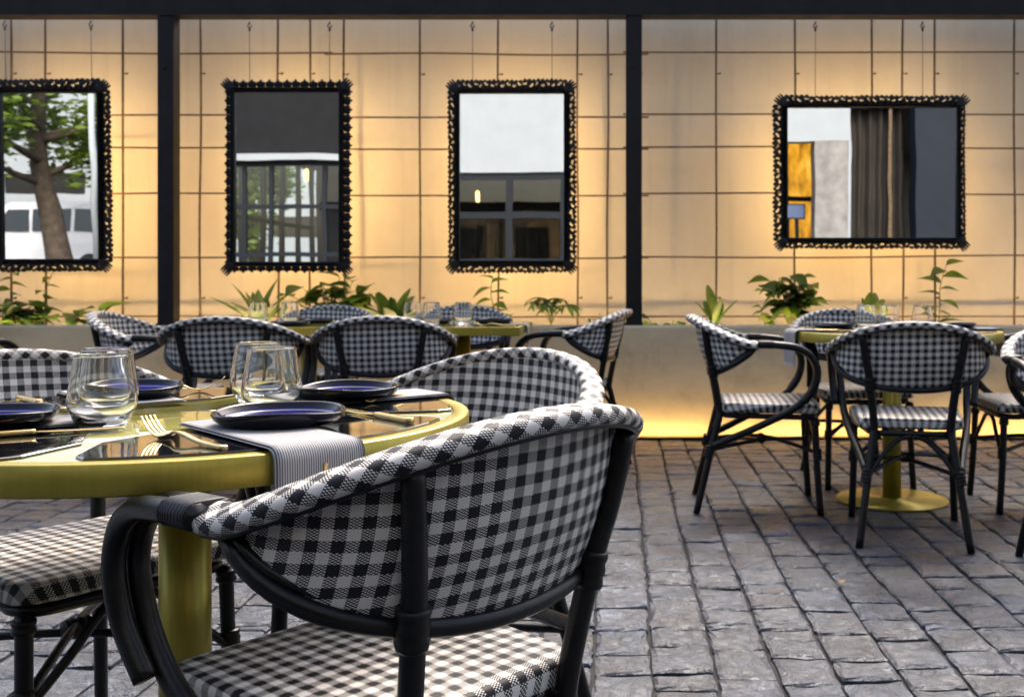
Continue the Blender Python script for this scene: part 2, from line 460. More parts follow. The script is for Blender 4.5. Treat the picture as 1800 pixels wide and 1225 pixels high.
me = mb.mesh('paver_field', M['paver']); at = me.attributes.new('tint', 'FLOAT', 'FACE'); at.data.foreach_set('value', tt)
put('paver_field', me, floor_o, kind='stuff')

# ------------------------------------------------------------------ back wall, planter, posts, beam
bw = thing('plaster_wall', 'pale plastered wall rising behind the planter, washed with warm light', 'wall', (0, WALL_Y, 0))
boxobj('wall_face', 'plaster', bw, -7.2, 7.2, 0.0, 0.18, -0.008, 2.78)
boxobj('coping', 'steel', bw, -7.2, 7.2, -0.02, 0.20, 2.781, 2.81)
pl = thing('planter', 'long low concrete planter wall running the width of the terrace', 'planter', (0, PL_Y, -0.008))
boxobj('front_wall', 'concrete', pl, -7.15, 7.15, 0.0, 0.12, 0.0, 0.688, 0.012)
boxobj('soil', 'soil', pl, -7.15, 7.15, 0.121, WALL_Y - PL_Y - 0.003, 0.0, 0.655)
ls = thing('light_strip', 'glowing warm light strip in a channel along the planter foot', 'light strip', (0, PL_Y, -0.008))
boxobj('lip', 'steel', ls, -7.1, 7.1, -0.104, -0.100, 0.0, 0.021)
boxobj('tray', 'steel', ls, -7.1, 7.1, -0.0995, -0.003, 0.0, 0.003)
boxobj('diffuser', 'led', ls, -7.1, 7.1, -0.075, -0.055, 0.0035, 0.0065)
ws_ = thing('light_strip', 'added warm light strip, unseen behind the planter wall, washing the plaster wall', 'light strip', (0, PL_Y + 0.135, 0.648))  # unseen strip, added to brighten wall and plants more evenly
put('tray', MB().obox((0, 0.0, 0.006), (7.1, 0, 0), (0, 0.010, -0.005), (0, 0.0015, 0.003)).mesh('tray', M['steel']), ws_)
put('diffuser', MB().obox((0, 0.004, 0.014), (7.1, 0, 0), (0, 0.009, -0.005), (0, 0.0015, 0.003)).mesh('diffuser', M['addedwash']), ws_)
POST_X = (-2.805, 0.085)
for i, (px, lab) in enumerate(((POST_X[0], 'dark steel post between the tree mirror and the scalloped mirror'), (POST_X[1], 'dark steel post between the tall openwork mirror and the wide mirror'), (4.0, 'dark steel post past the wide mirror, further along the planter'))):
    p = thing('steel_post', lab, 'post', (px, 6.47, 0.68), 0, 'posts carrying the beam')
    boxobj('shaft', 'steel', p, -0.05, 0.05, -0.05, 0.05, 0.0, 1.909, 0.004)
    boxobj('base_plate', 'steel', p, -0.058, 0.058, -0.058, 0.058, 0.0, 0.012)
    q = MB(); q.lathe([(0.012, 0.0), (0.014, 0.003), (0.010, 0.006)], 10)
    put('bolt', q.mesh('bolt', M['steel']), p, (-0.006, -0.0505, 1.59), (radians(90), 0, 0))
bm = thing('steel_beam', 'dark steel beam running along the top of the posts', 'beam', (0, 6.47, 2.59))
boxobj('web', 'steel', bm, -7.1, 7.1, -0.05, 0.05, 0.012, 0.20)
boxobj('flange', 'steel', bm, -7.1, 7.1, -0.062, 0.062, 0.0, 0.0118)
boxobj('flange', 'steel', bm, -7.1, 7.1, -0.062, 0.062, 0.2002, 0.214)

# ------------------------------------------------------------------ rod trellis
TR_Y = 6.74; TS = 1830 / TR_Y
def tx(u): return (u - 1090) / TS
def tz(v): return CAM_H + (492 - v) / TS
def trellis(label, us, vs, u0, u1, dy):
    t = thing('rod_trellis', label, 'trellis', (0, TR_Y + dy, 0.668), 0, 'rod trellis sheets in front of the wall')
    zt = 2.765
    rr = random.Random(int(u0 * 7 + 3))
    for u in us:
        b = rr.uniform(-0.006, 0.006); x = tx(u)
        mb = MB().tube(smooth([(x + rr.uniform(-.004, .004), 0, -0.03), (x + b, 0, 0.65), (x - b, 0, 1.3), (x, 0, zt - 0.668)], 3), 0.0074, 6)
        put('upright_rod', mb.mesh('upright_rod', M['rust']), t)
        for zz in (tz(129), tz(523)):
            k = MB().tube([(x - 0.004, 0.0, zz - 0.668), (x + 0.022, 0.004, zz - 0.668 - 0.006), (x + 0.026, 0.014, zz - 0.668 + 0.004)], 0.0042, 5)
            k.ellipsoid((x + 0.024, 0.004, zz - 0.668 - 0.002), (0.009, 0.007, 0.008), 6, 4)
            put('wall_tie', k.mesh('wall_tie', M['rust']), t)
    for v in vs:
        z = tz(v) - 0.668; b = rr.uniform(-0.008, 0.008)
        xs0, xs1 = tx(u0), tx(u1)
        mb = MB().tube(smooth([(xs0, -0.0145, z), ((2 * xs0 + xs1) / 3, -0.0145, z + b), ((xs0 + 2 * xs1) / 3, -0.0145, z - b), (xs1, -0.0145, z)], 3), 0.0066, 6)
        put('cross_rod', mb.mesh('cross_rod', M['rust']), t)
trellis('rusty rod trellis sheet behind the tree mirror and the scalloped mirror', (-196, -60, 20, 80, 216, 352, 489, 545), (94, 204, 259, 342, 452, 556), -330, 585, 0.0)
trellis('rusty rod trellis sheet behind the tall openwork mirror', (603, 737, 875, 1015, 1068), (95, 206, 262, 344, 453, 558), 570, 1140, 0.024)
trellis('rusty rod trellis sheet behind the wide mirror', (1121, 1259, 1397, 1532, 1587, 1643, 1783, 1920), (93, 202, 260, 341, 451, 556), 1095, 2100, 0.0)

# ------------------------------------------------------------------ mirrors
MI_Y = 6.56; MS = 1830 / MI_Y
def mx_(u): return (u - 1090) / MS
def mz_(v): return CAM_H + (492 - v) / MS
def spiral(cx, cy, r0, r1, a0, turns, n=12):
    return [(cx + (r0 + (r1 - r0) * t / n) * cos(a0 + turns * 2 * pi * t / n), 0.0, cy + (r0 + (r1 - r0) * t / n) * sin(a0 + turns * 2 * pi * t / n)) for t in range(n + 1)]
def carving_unit(seed):
    """carved openwork panel, 0.15 long and 0.06 high: solid relief with comma-shaped piercings and a lobed outer edge"""
    rr = random.Random(seed); L, Hh, cs = 0.150, 0.060, 0.0030
    nx, nz = round(L / cs), round(Hh / cs)
    holes = []
    for k in range(4):
        cx = (k + 0.5) / 4 * L + rr.uniform(-0.006, 0.006); a_ = rr.uniform(-0.9, 0.9); up = 1 if k % 2 else -1
        cz = 0.029 + 0.004 * up; ra, rb = rr.uniform(0.011, 0.0155), rr.uniform(0.0065, 0.009)
        holes.append((cx, cz, ra, rb, a_, cx + 0.45 * ra * cos(a_ + 1.0), cz + 0.45 * ra * sin(a_ + 1.0), rb * 0.62))
    lob = [rr.uniform(0.8, 1.2) for _ in range(6)]
    def fill(x, z):
        q = x / L * 5; e = 0.043 + 0.015 * abs(sin(pi * q)) ** 0.6 * lob[min(5, int(q))]
        if z > e: return False
        for (cx, cz, ra, rb, a_, kx, kz, kr) in holes:
            dx, dz = x - cx, z - cz; u, v = dx * cos(a_) + dz * sin(a_), -dx * sin(a_) + dz * cos(a_)
            if (u / ra) ** 2 + (v / rb) ** 2 < 1 and (x - kx) ** 2 + (z - kz) ** 2 > kr * kr: return False
        return True
    def relief(x, z):
        d = 0.004 + 0.007 * abs(sin(z / Hh * pi)) + 0.003 * sin(x * 210 + z * 160)
        for (cx, cz, ra, rb, a_, kx, kz, kr) in holes: d += 0.004 * math.exp(-((x - kx) ** 2 + (z - kz) ** 2) / (2 * kr * kr))
        return -d
    ok = [[fill((i + 0.5) * cs, (k + 0.5) * cs) for k in range(nz)] for i in range(nx)]
    mb = MB(); idx = {}; V = []; F = []
    def vid(i, k, b):
        if (i, k, b) not in idx:
            idx[i, k, b] = len(V); V.append((i * cs - L / 2, 0.006 if b else relief(i * cs, k * cs), k * cs))
        return idx[i, k, b]
    for i in range(nx):
        for k in range(nz):
            if not ok[i][k]: continue
            F.append((vid(i, k, 0), vid(i + 1, k, 0), vid(i + 1, k + 1, 0), vid(i, k + 1, 0)))
            for (di, dk, p, q) in ((-1, 0, (i, k + 1), (i, k)), (1, 0, (i + 1, k), (i + 1, k + 1)), (0, -1, (i, k), (i + 1, k)), (0, 1, (i + 1, k + 1), (i, k + 1))):
                ii, kk = i + di, k + dk
                if not (0 <= ii < nx and 0 <= kk < nz and ok[ii][kk]): F.append((vid(*p, 0), vid(*p, 1), vid(*q, 1), vid(*q, 0)))
            F.append((vid(i, k, 1), vid(i, k + 1, 1), vid(i + 1, k + 1, 1), vid(i + 1, k, 1)))
    mb.add(V, F); return mb.mesh('carving', M['carved'])
def shell_unit():
    mb = MB()
    for k, (dx, dz, rx, rz) in enumerate(((-0.016, 0.022, 0.014, 0.018), (0.0, 0.030, 0.013, 0.020), (0.016, 0.022, 0.014, 0.018), (0.0, 0.008, 0.029, 0.014))):
        mb.ellipsoid((dx, -0.003 - 0.004 * (k == 1), dz), (rx, 0.011, rz), 7, 4)
    mb.ellipsoid((0.0, -0.006, 0.047), (0.006, 0.006, 0.006), 6, 4)
    return mb.mesh('shell', M['carved'])
def corner_unit():
    mb = MB()
    for k in range(4):
        a_ = radians(10 + 23 * k)
        mb.tube(smooth([(0, -0.006, 0), (0.028 * cos(a_), -0.012, 0.028 * sin(a_)), (0.066 * cos(a_ * 0.5 + 0.39), -0.004, 0.066 * sin(a_ * 0.5 + 0.39))], 3), 0.011, 6, lambda t: 1.1 - 0.75 * t)
    mb.ellipsoid((0.012, -0.010, 0.012), (0.022, 0.012, 0.022), 8, 5)
    return mb.mesh('corner_leaf', M['carved'])
U_CARVE = [carving_unit(k) for k in (3, 8, 14)]
U_SHELL, U_CORNER = shell_unit(), corner_unit()

def mirror(label, u0, u1, v0, v1, g, style, wires, tilt):
    """u0..v1 outer frame in pixels; g glass box in pixels"""
    cx, cz = mx_((u0 + u1) / 2), mz_((v0 + v1) / 2)
    t = thing('wall_mirror', label, 'mirror', (cx, MI_Y, cz), 0, 'black framed mirrors hung in front of the trellis')
    t.rotation_euler = (radians(tilt), 0, 0)          # positive: top leans into the terrace
    W, H = (u1 - u0) / 2 / MS, (v1 - v0) / 2 / MS
    gx0, gx1, gz0, gz1 = mx_(g[0]) - cx, mx_(g[1]) - cx, mz_(g[3]) - cz, mz_(g[2]) - cz
    boxobj('mirror_glass', 'mirror', t, gx0 - 0.006, gx1 + 0.006, 0.000, 0.004, gz0 - 0.006, gz1 + 0.006)
    boxobj('back_board', 'carved', t, gx0 - 0.010, gx1 + 0.010, 0.0045, 0.014, gz0 - 0.010, gz1 + 0.010)
    fr = put('frame', None, t)
    BW = 0.022 if style == 'scroll' else 0.032
    prof = [(0.0, -0.004), (0.0, -0.016), (BW * 0.25, -0.022), (BW * 0.5, -0.014), (BW * 0.8, -0.026), (BW, -0.012), (BW, 0.012), (0.0, 0.012)]
    for side in range(4):                             # four mitred mouldings
        mb = MB(); V = []
        for end in (0, 1):
            for (o, y) in prof:
                if side == 0: V.append(((gx0 - o) if end == 0 else (gx1 + o), y, gz1 + o))
                elif side == 1: V.append((gx1 + o, y, (gz1 + o) if end == 0 else (gz0 - o)))
                elif side == 2: V.append(((gx1 + o) if end == 0 else (gx0 - o), y, gz0 - o))
                else: V.append((gx0 - o, y, (gz0 - o) if end == 0 else (gz1 + o)))
        m = len(prof); F = [(k, (k + 1) % m, m + (k + 1) % m, m + k) for k in range(m)] + [tuple(range(m)), tuple(reversed(range(m, 2 * m)))]
        mb.add(V, F, smooth=False); put('moulding', mb.mesh('moulding', M['carved']), fr)
    # carved border pieces
    unit, pitch, hgt = (None, 0.150, 0.058) if style == 'scroll' else (U_SHELL, 0.056, 0.053)
    rr = random.Random(int(u0) + 7)
    for side in range(4):
        bx0, bx1, bz0, bz1 = gx0 - BW, gx1 + BW, gz0 - BW, gz1 + BW
        Lh = (bx1 - bx0) if side in (0, 2) else (bz1 - bz0)
        room = (H - bz1 if side == 0 else bz0 + H if side == 2 else W - bx1 if side == 1 else bx0 + W)
        n = max(2, round(Lh / pitch)); k_ = Lh / n / pitch
        for i in range(n):
            d = (i + 0.5) * Lh / n
            flip = -1 if (i >= n / 2) else 1
            if side == 0: loc, ry = (bx0 + d, 0, bz1), 0
            elif side == 1: loc, ry = (bx1, 0, bz1 - d), pi / 2
            elif side == 2: loc, ry = (bx1 - d, 0, bz0), pi
            else: loc, ry = (bx0, 0, bz0 + d), -pi / 2
            put('carving' if style == 'scroll' else 'carved_shell', unit or U_CARVE[(i + side) % 3], fr, loc, (0, ry, 0), (k_ * flip, 1, room / hgt * rr.uniform(0.93, 1.07)))
    for (x, z, ry) in ((gx1 + BW * 0.4, gz1 + BW * 0.4, 0), (gx1 + BW * 0.4, gz0 - BW * 0.4, pi / 2), (gx0 - BW * 0.4, gz0 - BW * 0.4, pi), (gx0 - BW * 0.4, gz1 + BW * 0.4, -pi / 2)):
        put('corner_leaf', U_CORNER, fr, (x, -0.004, z), (0, ry, 0), (1.32, 1, 1.32))
    # hanging wires up to the beam
    for u in wires:
        x = mx_(u) - cx; top = 2.588 - cz
        put('wire', MB().tube([(x, 0.016, gz1 + 0.01), (x, 0.0 - sin(radians(tilt)) * 0.0 + 0.016, top)], 0.0022, 5).mesh('wire', M['wire']), t)
        h = MB().tube(spiral(x, top - 0.026, 0.013, 0.011, radians(90), 0.85, 10), 0.0035, 5)
        h.ellipsoid((x, 0.0, top - 0.05), (0.008, 0.008, 0.012), 6, 4); h.ellipsoid((x, 0.0, top - 0.005), (0.007, 0.007, 0.007), 6, 4)
        put('hook', h.mesh('hook', M['steel']), t, (0, 0.016, 0))
    # warm strips on the back of the mirror, facing the wall
    e = 0.05
    for (x0, x1, z0, z1) in ((gx0 + e, gx1 - e, gz1 - e - 0.02, gz1 - e), (gx0 + e, gx1 - e, gz0 + e, gz0 + e + 0.02), (gx0 + e, gx0 + e + 0.02, gz0 + 0.09, gz1 - 0.09), (gx1 - e - 0.02, gx1 - e, gz0 + 0.09, gz1 - 0.09)):
        boxobj('light_strip', 'ledmirror', t, x0, x1, 0.0145, 0.019, z0, z1)
    return t
mirror('upright black openwork mirror reflecting a street tree and a white van', -20, 197, 140, 478, (5, 173, 165, 455), 'scroll', (10, 161), 1.5)
mirror('upright mirror with a scalloped black shell frame reflecting glazed windows', 395, 620, 140, 480, (414, 596, 163, 460), 'shell', (437, 578), 0.0)
mirror('upright black openwork mirror reflecting a white fascia above dark doors', 787, 1013, 140, 480, (808, 991, 165, 458), 'scroll', (830, 970), 0.0)
mirror('wide black openwork mirror reflecting amber windows and a concrete pillar', 1358, 1697, 168, 438, (1384, 1680, 190, 418), 'scroll', (1434, 1623), 0.0)

# ------------------------------------------------------------------ bistro chair
def rimc(th):
    s, c = sin(th), max(0.0, cos(th))
    return Vector((0.287 * s, -0.060 - 0.240 * c, 0.700 + 0.102 * c ** 1.25))
def uc(th):
    s, c = sin(th), max(0.0, cos(th))
    return Vector((0.277 * s, -0.050 - 0.170 * c ** 0.9, 0.684 - 0.122 * c ** 0.72))
def ribbed(mb, pts, prof, ribs, amp=0.10):
    n = ribs * 4 + 1; P = smooth(pts, 8); out = []
    L = len(P) - 1
    for i in range(n):
        f = i / (n - 1) * L; k = min(int(f), L - 1); out.append(P[k].lerp(P[k + 1], f - k))
    return mb.sweep(out, prof, scale=lambda t: 1 + amp * abs(sin(t * pi * ribs)))
def circ(r, n=8): return [(r * cos(2 * pi * k / n), r * sin(2 * pi * k / n)) for k in range(n)]
def stad(w, h, n=6):
    """stadium profile, half-width w (incl. round ends) and half-height h"""
    o = []
    for k in range(n + 1): t = -pi / 2 + pi * k / n; o.append((w - h + h * cos(t), h * sin(t)))
    for k in range(n + 1): t = pi / 2 + pi * k / n; o.append((-(w - h) + h * cos(t), h * sin(t)))
    return o
def rim_frames(P):
    fr = []
    n = len(P)
    for i in range(n):
        t = (P[min(i + 1, n - 1)] - P[max(i - 1, 0)]).normalized()
        out = Vector((P[i].x / 0.287, (P[i].y + 0.05) / 0.25, 0)); out.normalize()
        tilt = radians(3 + 19 * min(1, abs(P[i].x / 0.287)) ** 2)
        sd_ = (out * cos(tilt) - Vector((0, 0, 1)) * sin(tilt)); sd_ = (sd_ - t * sd_.dot(t)).normalized()
        nn = sd_.cross(t).normalized()
        if nn.z < 0: nn = -nn
        fr.append((sd_, nn))
    return fr

def make_chair():
    T = put('bistro_chair', None)
    G, K, Wm = M['gingham'], M['tube'], M['wrap']
    # --- fabric wrapped rim
    n = 56; P = [rimc(radians(-90 + 180 * i / n)) for i in range(n + 1)]
    P = [Vector((P[0].x, P[0].y + 0.03, P[0].z - 0.001)), Vector((P[0].x, P[0].y + 0.015, P[0].z))] + P + [Vector((P[-1].x, P[-1].y + 0.015, P[-1].z)), Vector((P[-1].x, P[-1].y + 0.03, P[-1].z - 0.001))]
    put('top_rim', MB().sweep(P, stad(0.0238, 0.0122, 7), frames=rim_frames(P), uvrot=radians(42)).mesh('top_rim', G), T)
    fr_ = rim_frames(P); Pt = [p + sd_ * 0.0145 - nn * 0.0118 for p, (sd_, nn) in zip(P, fr_)]
    put('rim_shadow_line', MB().tube(Pt, 0.0042, 6).mesh('rim_shadow_line', K), T)  # black tube that draws the shadow line beneath the rim
    # --- woven back panel
    mb = MB(); NU, NV = 48, 10; V = []; UV = []
    arc = 0.0; prev = None
    for i in range(NU + 1):
        th = radians(-88 + 176 * i / NU); a_ = rimc(th); b_ = uc(th)
        rin = Vector((a_.x * 0.94, a_.y + 0.016 * cos(th), a_.z - 0.008))
        mid = rin.lerp(b_, 0.5)
        if prev is not None: arc += (mid - prev).length
        prev = mid
        for j in range(NV + 1):
            t = j / NV; p = rin.lerp(b_, t)
            bul = 0.012 * sin(pi * t) * cos(th)
            p = p + Vector((0, -bul, 0)); V.append(p); UV.append((arc, p.z * 1.10 + 0.004 * sin(arc * 9)))
    F = []; U = []
    for i in range(NU):
        for j in range(NV):
            q = [i * (NV + 1) + j, (i + 1) * (NV + 1) + j, (i + 1) * (NV + 1) + j + 1, i * (NV + 1) + j + 1]
            F.append(q); U.append([UV[k] for k in q])
    off = len(V)                                   # second skin 3 mm inside: real thickness
    V2 = [v + Vector((-v.x * 0.010, 0.003, 0)) for v in V]
    mb.add(V, F, U); mb.add(V2, [list(reversed(f)) for f in F], [list(reversed(u)) for u in U])
    put('back_panel', mb.mesh('back_panel', G), T)
    # --- lower back tube (doubled)
    Pu = [uc(radians(-90 + 180 * i / 36)) for i in range(37)]
    put('back_tube', MB().tube(Pu, 0.0125, 10).mesh('back_tube', K), T)
    Pu2 = [uc(radians(-86 + 172 * i / 36)) + Vector((0, 0.004, 0.019)) for i in range(37)]
    put('back_tube', MB().tube(Pu2, 0.0075, 7).mesh('back_tube', K), T)
    # --- legs
    rear, front = {}, {}
    for s in (-1, 1):
        rear[s] = [(0.192 * s, -0.280, 0.0), (0.165 * s, -0.232, 0.20), (0.140 * s, -0.188, 0.38), (0.135 * s, -0.184, 0.43), (0.151 * s, -0.213, 0.586), (0.166 * s, -0.232, 0.67), (0.181 * s, -0.247, 0.762)]
        put('leg', MB().tube(smooth(rear[s], 4), 0.0148, 10, lambda t: 0.94 + 0.1 * sin(pi * t)).mesh('leg', K), T)
        front[s] = [(0.200 * s, 0.226, 0.0), (0.193 * s, 0.212, 0.20), (0.189 * s, 0.204, 0.398)]
        put('leg', MB().tube(smooth(front[s], 4), 0.0145, 10).mesh('leg', K), T)
    # --- seat frame and cushion
    def rrect(hx0, hx1, y0, y1, r, n=6):
        o = []
        for (cx, cy, a0, hx) in ((hx1 - r, y1 - r, 0, 1), (-(hx1 - r), y1 - r, 90, 1), (-(hx0 - r), y0 + r, 180, 0), (hx0 - r, y0 + r, 270, 0)):
            for k in range(n + 1):
                t = radians(a0 + 90 * k / n); o.append((cx + r * cos(t), cy + r * sin(t)))
        return o
    ol = rrect(0.150, 0.190, -0.170, 0.208, 0.05)
    put('seat_frame', MB().tube([(x, y, 0.399) for (x, y) in ol], 0.0115, 8, closed=True).mesh('seat_frame', K), T)
    mb = MB(); ol = rrect(0.187, 0.212, -0.172, 0.228, 0.042, 7); N = len(ol)
    lv = [(-0.012, 0.414, 0.030), (-0.002, 0.417, 0.022), (0.0, 0.428, 0.012), (-0.0005, 0.444, 0.0), (-0.003, 0.4505, -0.005), (-0.010, 0.4545, -0.012), (-0.05, 0.4560, -0.05), (-0.11, 0.457, -0.11), (-0.17, 0.4575, -0.17)]
    V = []; UV = []
    for (ins, z, g) in lv:
        for (x, y) in ol:
            L = sqrt(x * x + (y - 0.028) ** 2); k = (L + ins) / L; k2 = (L + g) / L
            V.append((x * k, 0.028 + (y - 0.028) * k, z)); UV.append((x * k2, (y - 0.028) * k2))
    F = []; U = []
    for a_ in range(len(lv) - 1):
        for i in range(N):
            j = (i + 1) % N; q = [a_ * N + i, a_ * N + j, (a_ + 1) * N + j, (a_ + 1) * N + i]
            F.append(q); U.append([UV[k] for k in q])
    q = [(len(lv) - 1) * N + i for i in range(N)]; F.append(q); U.append([UV[k] for k in q])
    q = [i for i in reversed(range(N))]; F.append(q); U.append([UV[k] for k in q])
    mb.add(V, F, U); put('seat', mb.mesh('seat', G), T)
    # --- arms: two tubes side by side, the inner one runs on down to the rear leg
    for s in (-1, 1):
        path = [(0.287, -0.036, 0.7022), (0.287, -0.01, 0.7018), (0.284, 0.04, 0.699), (0.278, 0.12, 0.688), (0.271, 0.175, 0.655), (0.265, 0.202, 0.60), (0.259, 0.192, 0.535), (0.252, 0.160, 0.480), (0.243, 0.105, 0.433), (0.222, 0.0, 0.375), (0.193, -0.115, 0.318), (0.172, -0.215, 0.272)]
        inner = [((x - (0.0155 if i < 7 else 0.0155 - 0.002 * (i - 6))) * s, y, z) for i, (x, y, z) in enumerate(path)]
        outer = [((x + 0.0155) * s, y, z) for (x, y, z) in path[:7]] + [((0.250 + 0.0155) * s, 0.152, 0.470)]
        ar = put('arm', MB().tube(smooth(inner, 5), 0.0150, 10).mesh('arm', K), T)
        put('arm_tube', MB().tube(smooth(outer, 5), 0.0150, 10).mesh('arm_tube', K), T)
        b = MB(); ribbed(b, [(0.287 * s, -0.0335, 0.702), (0.287 * s, 0.0, 0.7017), (0.2855 * s, 0.024, 0.7005)], [(x, y) for (x, y) in stad(0.0312, 0.0160, 5)], 11, 0.05)
        put('binding', b.mesh('binding', Wm), ar)
    # --- crossed stretchers, arched braces
    for s in (-1, 1):
        put('stretcher', MB().tube(smooth([(0.160 * s, -0.222, 0.258), (0.0, 0.0, 0.285 - 0.009 * s), (-0.194 * s, 0.214, 0.255)], 4), 0.0085, 7).mesh('stretcher', K), T)
        for (y0, y1, x0) in ((-0.226, -0.176, 0.163), (0.214, 0.205, 0.196)):
            br = smooth([(x0 * s, y0, 0.235), (0.115 * s, (y0 + y1) / 2, 0.310), (0.060 * s, y1, 0.368), (0.022 * s, y1, 0.386), (0.004 * s, y1, 0.388)], 4)
            put('brace', MB().tube(br, 0.0088, 7).mesh('brace', K), T)
    # --- cane lashings
    def lash(p, d, r, L, ribs):
        p, d = Vector(p), Vector(d).normalized(); b = MB()
        ribbed(b, [p - d * L / 2, p, p + d * L / 2], circ(r, 9), ribs, 0.13); put('lashing', b.mesh('lashing', Wm), T)
    for s in (-1, 1):
        lash((0.151 * s, -0.211, 0.580), (0.10 * s, -0.17, 1), 0.0185, 0.050, 3)
        lash((0.164 * s, -0.228, 0.250), (-0.14 * s, 0.24, 1), 0.0180, 0.050, 4)
        lash((0.1945 * s, 0.2135, 0.250), (-0.03 * s, -0.05, 1), 0.0172, 0.045, 4)
        lash((0.1895 * s, 0.205, 0.378), (-0.02 * s, -0.04, 1), 0.0180, 0.024, 2)
    lash((0.0, 0.0, 0.285), (1, 0, 0), 0.0185, 0.050, 4)
    return T
chair0 = make_chair()
CH_USED = [False]
def chair(X, Y, rot, label, group, dz=0.0):
    o = chair0 if not CH_USED[0] else copy_tree(chair0)
    CH_USED[0] = True
    o.location = (X, Y, dz); o.rotation_euler = (0, 0, -radians(rot))
    o['label'] = label; o['category'] = 'chair'; o['group'] = group
    return o
gN, gL, gR = 'chairs round the place-set round table', 'chairs round the long table', 'chairs round the small round table by the wide mirror'
chair(-0.298, 1.390, -51.4, 'checked bistro chair whose back hides the hanging striped napkin', gN)
chair(-0.360, 2.000, 214.0, 'checked chair across the round table, an arm binding beside the curved gold rim', gN)
chair(-1.055, 2.023, 126.2, 'checked bistro chair at the place-set round table, its seat tucked under beside the gold pedestal', gN)
chair(-1.649, 4.500, -5.6, 'checked chair, back turned, drawn up to the long table near its post end', gL)
chair(-1.027, 4.560, -7.5, 'checked chair, back turned, drawn up to the long table near its napkin end', gL)
chair(-2.150, 4.900, 84.0, 'checked chair at the head of the long table beside the scalloped mirror post', gL)
chair(-0.260, 5.301, -80.0, 'checked chair at the napkin end of the long table, beside the middle post', gL)
chair(-1.680, 5.830, 179.0, 'checked chair behind the long table below the scalloped mirror, facing us', gL)
chair(-0.900, 5.830, 178.0, 'checked chair behind the long table below the tall fascia mirror, facing us', gL)
chair(0.603, 4.455, 93.1, 'checked chair seen in profile, facing the small round table over open paving', gR)
chair(1.095, 3.966, 10.4, 'checked chair with its whole back to us at the small round table', gR)
chair(1.134, 5.000, 176.1, 'checked chair behind the small round table under the wide mirror', gR)
chair(1.785, 4.454, -88.2, 'checked chair facing the profile chair across the small round table', gR)
chair(1.560, 3.330, 184.0, 'checked chair turned towards us past the back-turned chair, only a rim side showing', 'checked chairs cut by the picture edge')
chair(-2.990, 4.520, 20.0, 'checked chair past the end of the long table, only its rim tip showing', 'checked chairs cut by the picture edge')

# ------------------------------------------------------------------ tables
TOPZ = 0.741
def round_table(X, Y, R, label):
    t = thing('round_table', label, 'table', (X, Y, 0), 0, 'gold pedestal tables')
    mb = MB(); mb.lathe([(R - 0.026, -0.040), (R - 0.001, -0.040), (R, -0.038), (R, -0.002), (R - 0.002, 0.0), (R - 0.0245, 0.0), (R - 0.026, -0.002)], 96, closed=True, c=(0, 0, TOPZ))
    put('rim', mb.mesh('rim', M['gold']), t)
    mb = MB(); mb.lathe([(0.0, -0.014), (R - 0.0265, -0.014), (R - 0.0265, -0.0022), (R - 0.028, -0.0012), (0.0, -0.0012)], 96, c=(0, 0, TOPZ))
    put('glass_top', mb.mesh('glass_top', M['tabletop']), t)
    mb = MB(); mb.lathe([(0.0, -0.036), (R - 0.03, -0.036), (R - 0.03, -0.0145), (0.0, -0.0145)], 64, c=(0, 0, TOPZ))
    put('under_board', mb.mesh('under_board', M['gold']), t)
    mb = MB(); mb.lathe([(0.04, 0.0105), (0.04, TOPZ - 0.0405)], 32); put('pedestal', mb.mesh('pedestal', M['gold']), t)
    mb = MB(); mb.lathe([(0.11, TOPZ - 0.040), (0.11, TOPZ - 0.0365)], 32); put('mounting_plate', mb.mesh('mounting_plate', M['gold']), t)
    mb = MB(); mb.lathe([(0.236, 0.002), (0.239, 0.004), (0.239, 0.0075), (0.236, 0.010), (0.05, 0.0104), (0.048, 0.016), (0.0405, 0.017)], 64)
    put('base_disc', mb.mesh('base_disc', M['gold']), t)
    return t
NT_X, NT_Y, NT_R = -0.703, 1.683, 0.454
RT_X, RT_Y, RT_R = 1.185, 4.54, 0.46
round_table(NT_X, NT_Y, NT_R, 'round gold table with glossy top, place-set for four, chairs pulled close')
round_table(RT_X, RT_Y, RT_R, 'round gold table on a disc base standing below the wide mirror')
LX0, LX1, LY0, LY1 = -1.86, -0.463, 4.81, 5.50
lt = thing('long_table', 'long rectangular gold table set for dining in front of the planter', 'table', ((LX0 + LX1) / 2, (LY0 + LY1) / 2, 0), 0, None)
hx, hy = (LX1 - LX0) / 2, (LY1 - LY0) / 2
for (x0, x1, y0, y1) in ((-hx, hx, -hy, -hy + 0.024), (-hx, hx, hy - 0.024, hy), (-hx, -hx + 0.024, -hy + 0.0243, hy - 0.0243), (hx - 0.024, hx, -hy + 0.0243, hy - 0.0243)):
    boxobj('rim_rail', 'gold', lt, x0, x1, y0, y1, TOPZ - 0.040, TOPZ, 0.002)
boxobj('glass_top', 'tabletop', lt, -hx + 0.0245, hx - 0.0245, -hy + 0.0245, hy - 0.0245, TOPZ - 0.014, TOPZ - 0.0012)
boxobj('under_board', 'gold', lt, -hx + 0.03, hx - 0.03, -hy + 0.03, hy - 0.03, TOPZ - 0.036, TOPZ - 0.0145)
for sx in (-0.38, 0.38):
    mb = MB(); mb.lathe([(0.04, 0.0105), (0.04, TOPZ - 0.0365)], 24, c=(sx, 0, 0)); put('pedestal', mb.mesh('pedestal', M['gold']), lt)
    mb = MB(); mb.lathe([(0.2, 0.002), (0.2, 0.009), (0.045, 0.0104)], 40, c=(sx, 0, 0)); put('base_disc', mb.mesh('base_disc', M['gold']), lt)

